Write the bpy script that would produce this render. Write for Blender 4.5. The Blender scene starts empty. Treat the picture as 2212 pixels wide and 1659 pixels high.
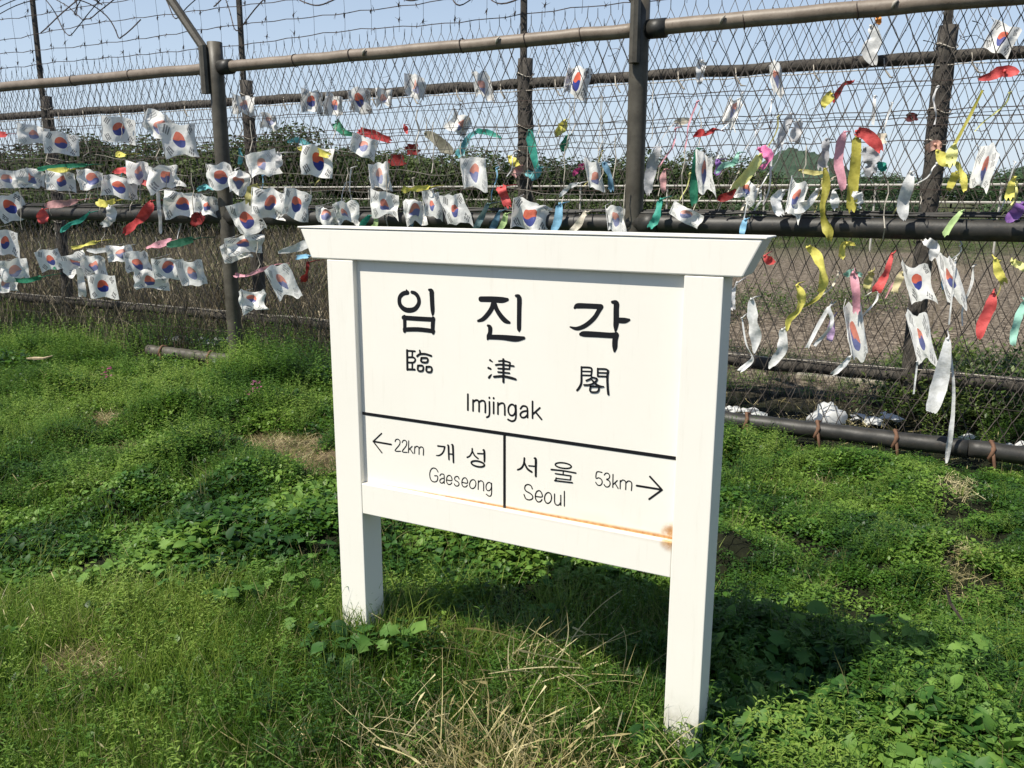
import bpy, math, random
import numpy as np
from mathutils import Vector, Matrix, Euler, noise as mn
R = math.radians
random.seed(7)
rng = np.random.default_rng(11)
scene = bpy.context.scene
COL = scene.collection

# ------------------------------------------------------------ camera
cam_d = bpy.data.cameras.new("camera")
cam = bpy.data.objects.new("camera", cam_d)
COL.objects.link(cam)
p_, r_, y_ = R(12.57), R(0.128), R(27.18)
fw = Vector((-math.sin(y_)*math.cos(p_), math.cos(y_)*math.cos(p_), -math.sin(p_)))
rt = Vector((math.cos(y_), math.sin(y_), 0))
up = rt.cross(fw)
rt2 = rt*math.cos(r_) + up*math.sin(r_)
up2 = -rt*math.sin(r_) + up*math.cos(r_)
cam.matrix_world = Matrix.Translation((0, 0, 1.5)) @ Matrix((rt2, up2, -fw)).transposed().to_4x4()
cam_d.sensor_width = 36
cam_d.lens = 1826.6/2212*36
cam_d.clip_start = 0.05
cam_d.clip_end = 6000
scene.camera = cam

# ------------------------------------------------------------ light
SUN = Vector((-0.62, -1.0, 1.72)).normalized()
SUN_EL = math.asin(SUN.z)
SUN_AZ = math.atan2(SUN.x, SUN.y)
world = bpy.data.worlds.new("World")
scene.world = world
world.use_nodes = True
wn = world.node_tree
wn.nodes.clear()
sky = wn.nodes.new("ShaderNodeTexSky")
sky.sky_type = 'NISHITA'
sky.sun_disc = False
sky.sun_elevation = SUN_EL
sky.sun_rotation = SUN_AZ
sky.air_density = 1.0
sky.dust_density = 0.5
sky.ozone_density = 1.6
bg = wn.nodes.new("ShaderNodeBackground")
bg.inputs[1].default_value = 0.092
wo = wn.nodes.new("ShaderNodeOutputWorld")
# thin summer haze: the lower sky pales evenly all the way round
tc = wn.nodes.new("ShaderNodeTexCoord"); sx = wn.nodes.new("ShaderNodeSeparateXYZ"); wn.links.new(tc.outputs['Generated'], sx.inputs[0])
mr = wn.nodes.new("ShaderNodeMapRange"); mr.inputs[1].default_value = -.02; mr.inputs[2].default_value = .5; mr.inputs[3].default_value = .85; mr.inputs[4].default_value = 0.0
wn.links.new(sx.outputs[2], mr.inputs[0])
hz = wn.nodes.new("ShaderNodeMix"); hz.data_type = 'RGBA'; wn.links.new(mr.outputs[0], hz.inputs[0])
wn.links.new(sky.outputs[0], hz.inputs[6]); hz.inputs[7].default_value = (5.3, 6.2, 7.5, 1)
wn.links.new(hz.outputs[2], bg.inputs[0])
wn.links.new(bg.outputs[0], wo.inputs[0])
sun_d = bpy.data.lights.new("sun", 'SUN')
sun_d.energy = 5.0
sun_d.angle = R(0.5)
sun_d.color = (1.0, 0.94, 0.83)
sun = bpy.data.objects.new("sun", sun_d)
COL.objects.link(sun)
sun.rotation_euler = SUN.to_track_quat('Z', 'Y').to_euler()
scene.view_settings.view_transform = 'Standard'
scene.view_settings.look = 'None'
scene.view_settings.exposure = 0.46
scene.view_settings.gamma = 1.0
scene.view_settings.use_curve_mapping = False

# ------------------------------------------------------------ helpers
def tag(o, label=None, cat=None, group=None, kind=None):
    if label: o['label'] = label
    if cat: o['category'] = cat
    if group: o['group'] = group
    if kind: o['kind'] = kind
    return o

def empty(name, loc=(0, 0, 0), rz=0, label=None, cat=None, group=None):
    o = bpy.data.objects.new(name, None)
    COL.objects.link(o)
    o.location = loc
    o.rotation_euler = (0, 0, rz)
    o.empty_display_size = 0.1
    return tag(o, label, cat, group)

class MB:
    """collects vertices and faces, builds one mesh object"""
    def __init__(s):
        s.v = []; s.f = []; s.uv = None
    def add(s, vs, fs):
        n = len(s.v)
        s.v.extend([tuple(v) for v in vs])
        s.f.extend([tuple(i+n for i in f) for f in fs])
    def box(s, a, b):
        x0, y0, z0 = a; x1, y1, z1 = b
        s.add([(x0,y0,z0),(x1,y0,z0),(x1,y1,z0),(x0,y1,z0),(x0,y0,z1),(x1,y0,z1),(x1,y1,z1),(x0,y1,z1)],
              [(0,3,2,1),(4,5,6,7),(0,1,5,4),(1,2,6,5),(2,3,7,6),(3,0,4,7)])
    def tube(s, pts, rad, n=6, cap=True, rough=0.0, seed=0):
        pts = [Vector(p) for p in pts]
        m = len(pts)
        rads = rad if isinstance(rad, (list, tuple)) else [rad]*m
        vs = []
        prev = None
        for i, p in enumerate(pts):
            t = (pts[min(i+1, m-1)] - pts[max(i-1, 0)])
            if t.length < 1e-9: t = Vector((0, 0, 1))
            t.normalize()
            if prev is None:
                a = t.orthogonal().normalized()
            else:
                a = (prev - t*prev.dot(t))
                a = a.normalized() if a.length > 1e-6 else t.orthogonal().normalized()
            prev = a
            b = t.cross(a)
            for k in range(n):
                an = 2*math.pi*k/n
                rr = rads[i]
                d = a*math.cos(an) + b*math.sin(an)
                if rough:
                    q = p*7 + d*2.0 + Vector((seed*3.1, 0, 0))
                    rr *= 1 + rough*mn.noise(q) + rough*0.6*mn.noise(q*3.3)
                vs.append(p + d*rr)
        fs = []
        for i in range(m-1):
            for k in range(n):
                k2 = (k+1) % n
                fs.append((i*n+k, i*n+k2, (i+1)*n+k2, (i+1)*n+k))
        if cap and n > 2:
            fs.append(tuple(range(n-1, -1, -1)))
            fs.append(tuple((m-1)*n+k for k in range(n)))
        s.add(vs, fs)
    def build(s, name, mat, parent=None, smooth=False, bevel=0.0):
        me = bpy.data.meshes.new(name)
        me.from_pydata(s.v, [], s.f)
        if s.uv is not None:
            uvl = me.uv_layers.new(name="UVMap")
            li = np.zeros(len(me.loops), dtype=np.int32)
            me.loops.foreach_get("vertex_index", li)
            uvl.data.foreach_set("uv", np.array(s.uv, dtype=np.float32)[li].ravel())
        if smooth:
            me.polygons.foreach_set("use_smooth", [True]*len(me.polygons))
        me.materials.append(mat)
        me.update()
        o = bpy.data.objects.new(name, me)
        COL.objects.link(o)
        if parent is not None: o.parent = parent
        if bevel:
            b = o.modifiers.new("bevel", 'BEVEL')
            b.width = bevel; b.segments = 2; b.limit_method = 'ANGLE'; b.angle_limit = R(40)
        return o

def np_mesh(name, V, F, mat, parent=None, tint=None, smooth=False):
    """V (n,3), F (m,k) numpy, fast"""
    me = bpy.data.meshes.new(name)
    V = np.asarray(V, dtype=np.float32); F = np.asarray(F, dtype=np.int32)
    me.vertices.add(len(V)); me.vertices.foreach_set("co", V.ravel())
    k = F.shape[1]
    me.loops.add(F.size); me.loops.foreach_set("vertex_index", F.ravel())
    me.polygons.add(len(F)); me.polygons.foreach_set("loop_start", np.arange(0, F.size, k, dtype=np.int32))
    me.update(calc_edges=True)
    if tint is not None:
        a = me.attributes.new("tint", 'FLOAT', 'POINT')
        a.data.foreach_set("value", np.asarray(tint, dtype=np.float32))
    if smooth: me.polygons.foreach_set("use_smooth", [True]*len(me.polygons))
    me.materials.append(mat)
    me.update()
    o = bpy.data.objects.new(name, me)
    if parent != 'nolink': COL.objects.link(o)
    if parent is not None and parent != 'nolink': o.parent = parent
    return o

# ---- node expression helper
class NT:
    def __init__(s, name):
        s.m = bpy.data.materials.new(name); s.m.use_nodes = True
        s.t = s.m.node_tree; s.t.nodes.clear()
        s.out = s.t.nodes.new("ShaderNodeOutputMaterial")
    def n(s, typ, **kw):
        x = s.t.nodes.new(typ)
        for k, v in kw.items(): setattr(x, k, v)
        return x
    def l(s, a, b): s.t.links.new(a, b)
    def put(s, sock, v):
        if isinstance(v, E): s.l(v.s, sock)
        elif hasattr(v, 'is_output'): s.l(v, sock)
        else: sock.default_value = v
    def math(s, op, a, b=None, c=None):
        x = s.n("ShaderNodeMath", operation=op)
        s.put(x.inputs[0], a)
        if b is not None: s.put(x.inputs[1], b)
        if c is not None: s.put(x.inputs[2], c)
        return E(s, x.outputs[0])
    def noise(s, scale, detail=3, rough=0.55, vec=None, dist=0.0, out='Fac'):
        x = s.n("ShaderNodeTexNoise"); x.inputs['Scale'].default_value = scale
        x.inputs['Detail'].default_value = detail; x.inputs['Roughness'].default_value = rough
        x.inputs['Distortion'].default_value = dist
        if vec is not None: s.put(x.inputs['Vector'], vec)
        return E(s, x.outputs[out])
    def ramp(s, fac, stops, interp='LINEAR'):
        x = s.n("ShaderNodeValToRGB"); x.color_ramp.interpolation = interp
        el = x.color_ramp.elements
        while len(el) < len(stops): el.new(0.5)
        for e, (p, c) in zip(el, stops):
            e.position = p; e.color = tuple(c)+(1,) if len(c) == 3 else c
        s.put(x.inputs[0], fac)
        return E(s, x.outputs[0])
    def mix(s, fac, a, b, mode='MIX'):
        x = s.n("ShaderNodeMix", data_type='RGBA', blend_type=mode)
        s.put(x.inputs[0], fac)
        for i, v in ((6, a), (7, b)):
            if isinstance(v, E): s.l(v.s, x.inputs[i])
            else: x.inputs[i].default_value = tuple(v)+(1,) if len(v) == 3 else v
        return E(s, x.outputs[2])
    def bump(s, h, strength=0.3, dist=0.01):
        x = s.n("ShaderNodeBump"); x.inputs['Strength'].default_value = strength
        x.inputs['Distance'].default_value = dist; s.put(x.inputs['Height'], h)
        return x.outputs[0]
    def pos(s):
        return E(s, s.n("ShaderNodeNewGeometry").outputs['Position'])
    def obj(s): return E(s, s.n("ShaderNodeTexCoord").outputs['Object'])
    def rand(s): return E(s, s.n("ShaderNodeObjectInfo").outputs['Random'])
    def sep(s, v):
        x = s.n("ShaderNodeSeparateXYZ"); s.put(x.inputs[0], v)
        return [E(s, o) for o in x.outputs]
    def vmul(s, v, k):
        x = s.n("ShaderNodeVectorMath", operation='MULTIPLY'); s.put(x.inputs[0], v); x.inputs[1].default_value = k
        return E(s, x.outputs[0])
    def attr(s, name):
        x = s.n("ShaderNodeAttribute"); x.attribute_name = name
        return E(s, x.outputs['Fac'])
    def bsdf(s, col, rough=0.6, normal=None, spec=0.5, metal=0.0):
        x = s.n("ShaderNodeBsdfPrincipled")
        if isinstance(col, E): s.l(col.s, x.inputs['Base Color'])
        else: x.inputs['Base Color'].default_value = tuple(col)+(1,)
        s.put(x.inputs['Roughness'], rough); x.inputs['Specular IOR Level'].default_value = spec
        x.inputs['Metallic'].default_value = metal
        if normal is not None: s.l(normal, x.inputs['Normal'])
        return x
    def leafy(s, col, transl=0.35, rough=0.5, spec=0.3, normal=None, tcol=None):
        b = s.bsdf(col, rough, normal, spec)
        t = s.n("ShaderNodeBsdfTranslucent")
        tc = tcol if tcol is not None else col
        if isinstance(tc, E): s.l(tc.s, t.inputs[0])
        else: t.inputs[0].default_value = tuple(tc)+(1,)
        if normal is not None: s.l(normal, t.inputs[1])
        m = s.n("ShaderNodeMixShader"); s.put(m.inputs[0], transl)
        s.l(b.outputs[0], m.inputs[1]); s.l(t.outputs[0], m.inputs[2])
        s.l(m.outputs[0], s.out.inputs[0])
        return s.m
    def done(s, sh):
        s.l(sh.outputs[0], s.out.inputs[0]); return s.m

class E:
    def __init__(s, nt, sock): s.nt = nt; s.s = sock
    def _o(s, op, b): return s.nt.math(op, s, b)
    def __add__(s, b): return s._o('ADD', b)
    def __sub__(s, b): return s._o('SUBTRACT', b)
    def __mul__(s, b): return s._o('MULTIPLY', b)
    def __truediv__(s, b): return s._o('DIVIDE', b)
    def __lt__(s, b): return s._o('LESS_THAN', b)
    def __gt__(s, b): return s._o('GREATER_THAN', b)
    def abs(s): return s.nt.math('ABSOLUTE', s)
    def inv(s): return s.nt.math('SUBTRACT', 1.0, s)
    def max(s, b): return s._o('MAXIMUM', b)
    def min(s, b): return s._o('MINIMUM', b)
    def sq(s): return s.nt.math('MULTIPLY', s, s)
    def clamp01(s, a, b):
        x = s.nt.n("ShaderNodeMapRange"); s.nt.l(s.s, x.inputs[0])
        x.inputs[1].default_value = a; x.inputs[2].default_value = b
        x.interpolation_type = 'SMOOTHSTEP'
        return E(s.nt, x.outputs[0])
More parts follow.
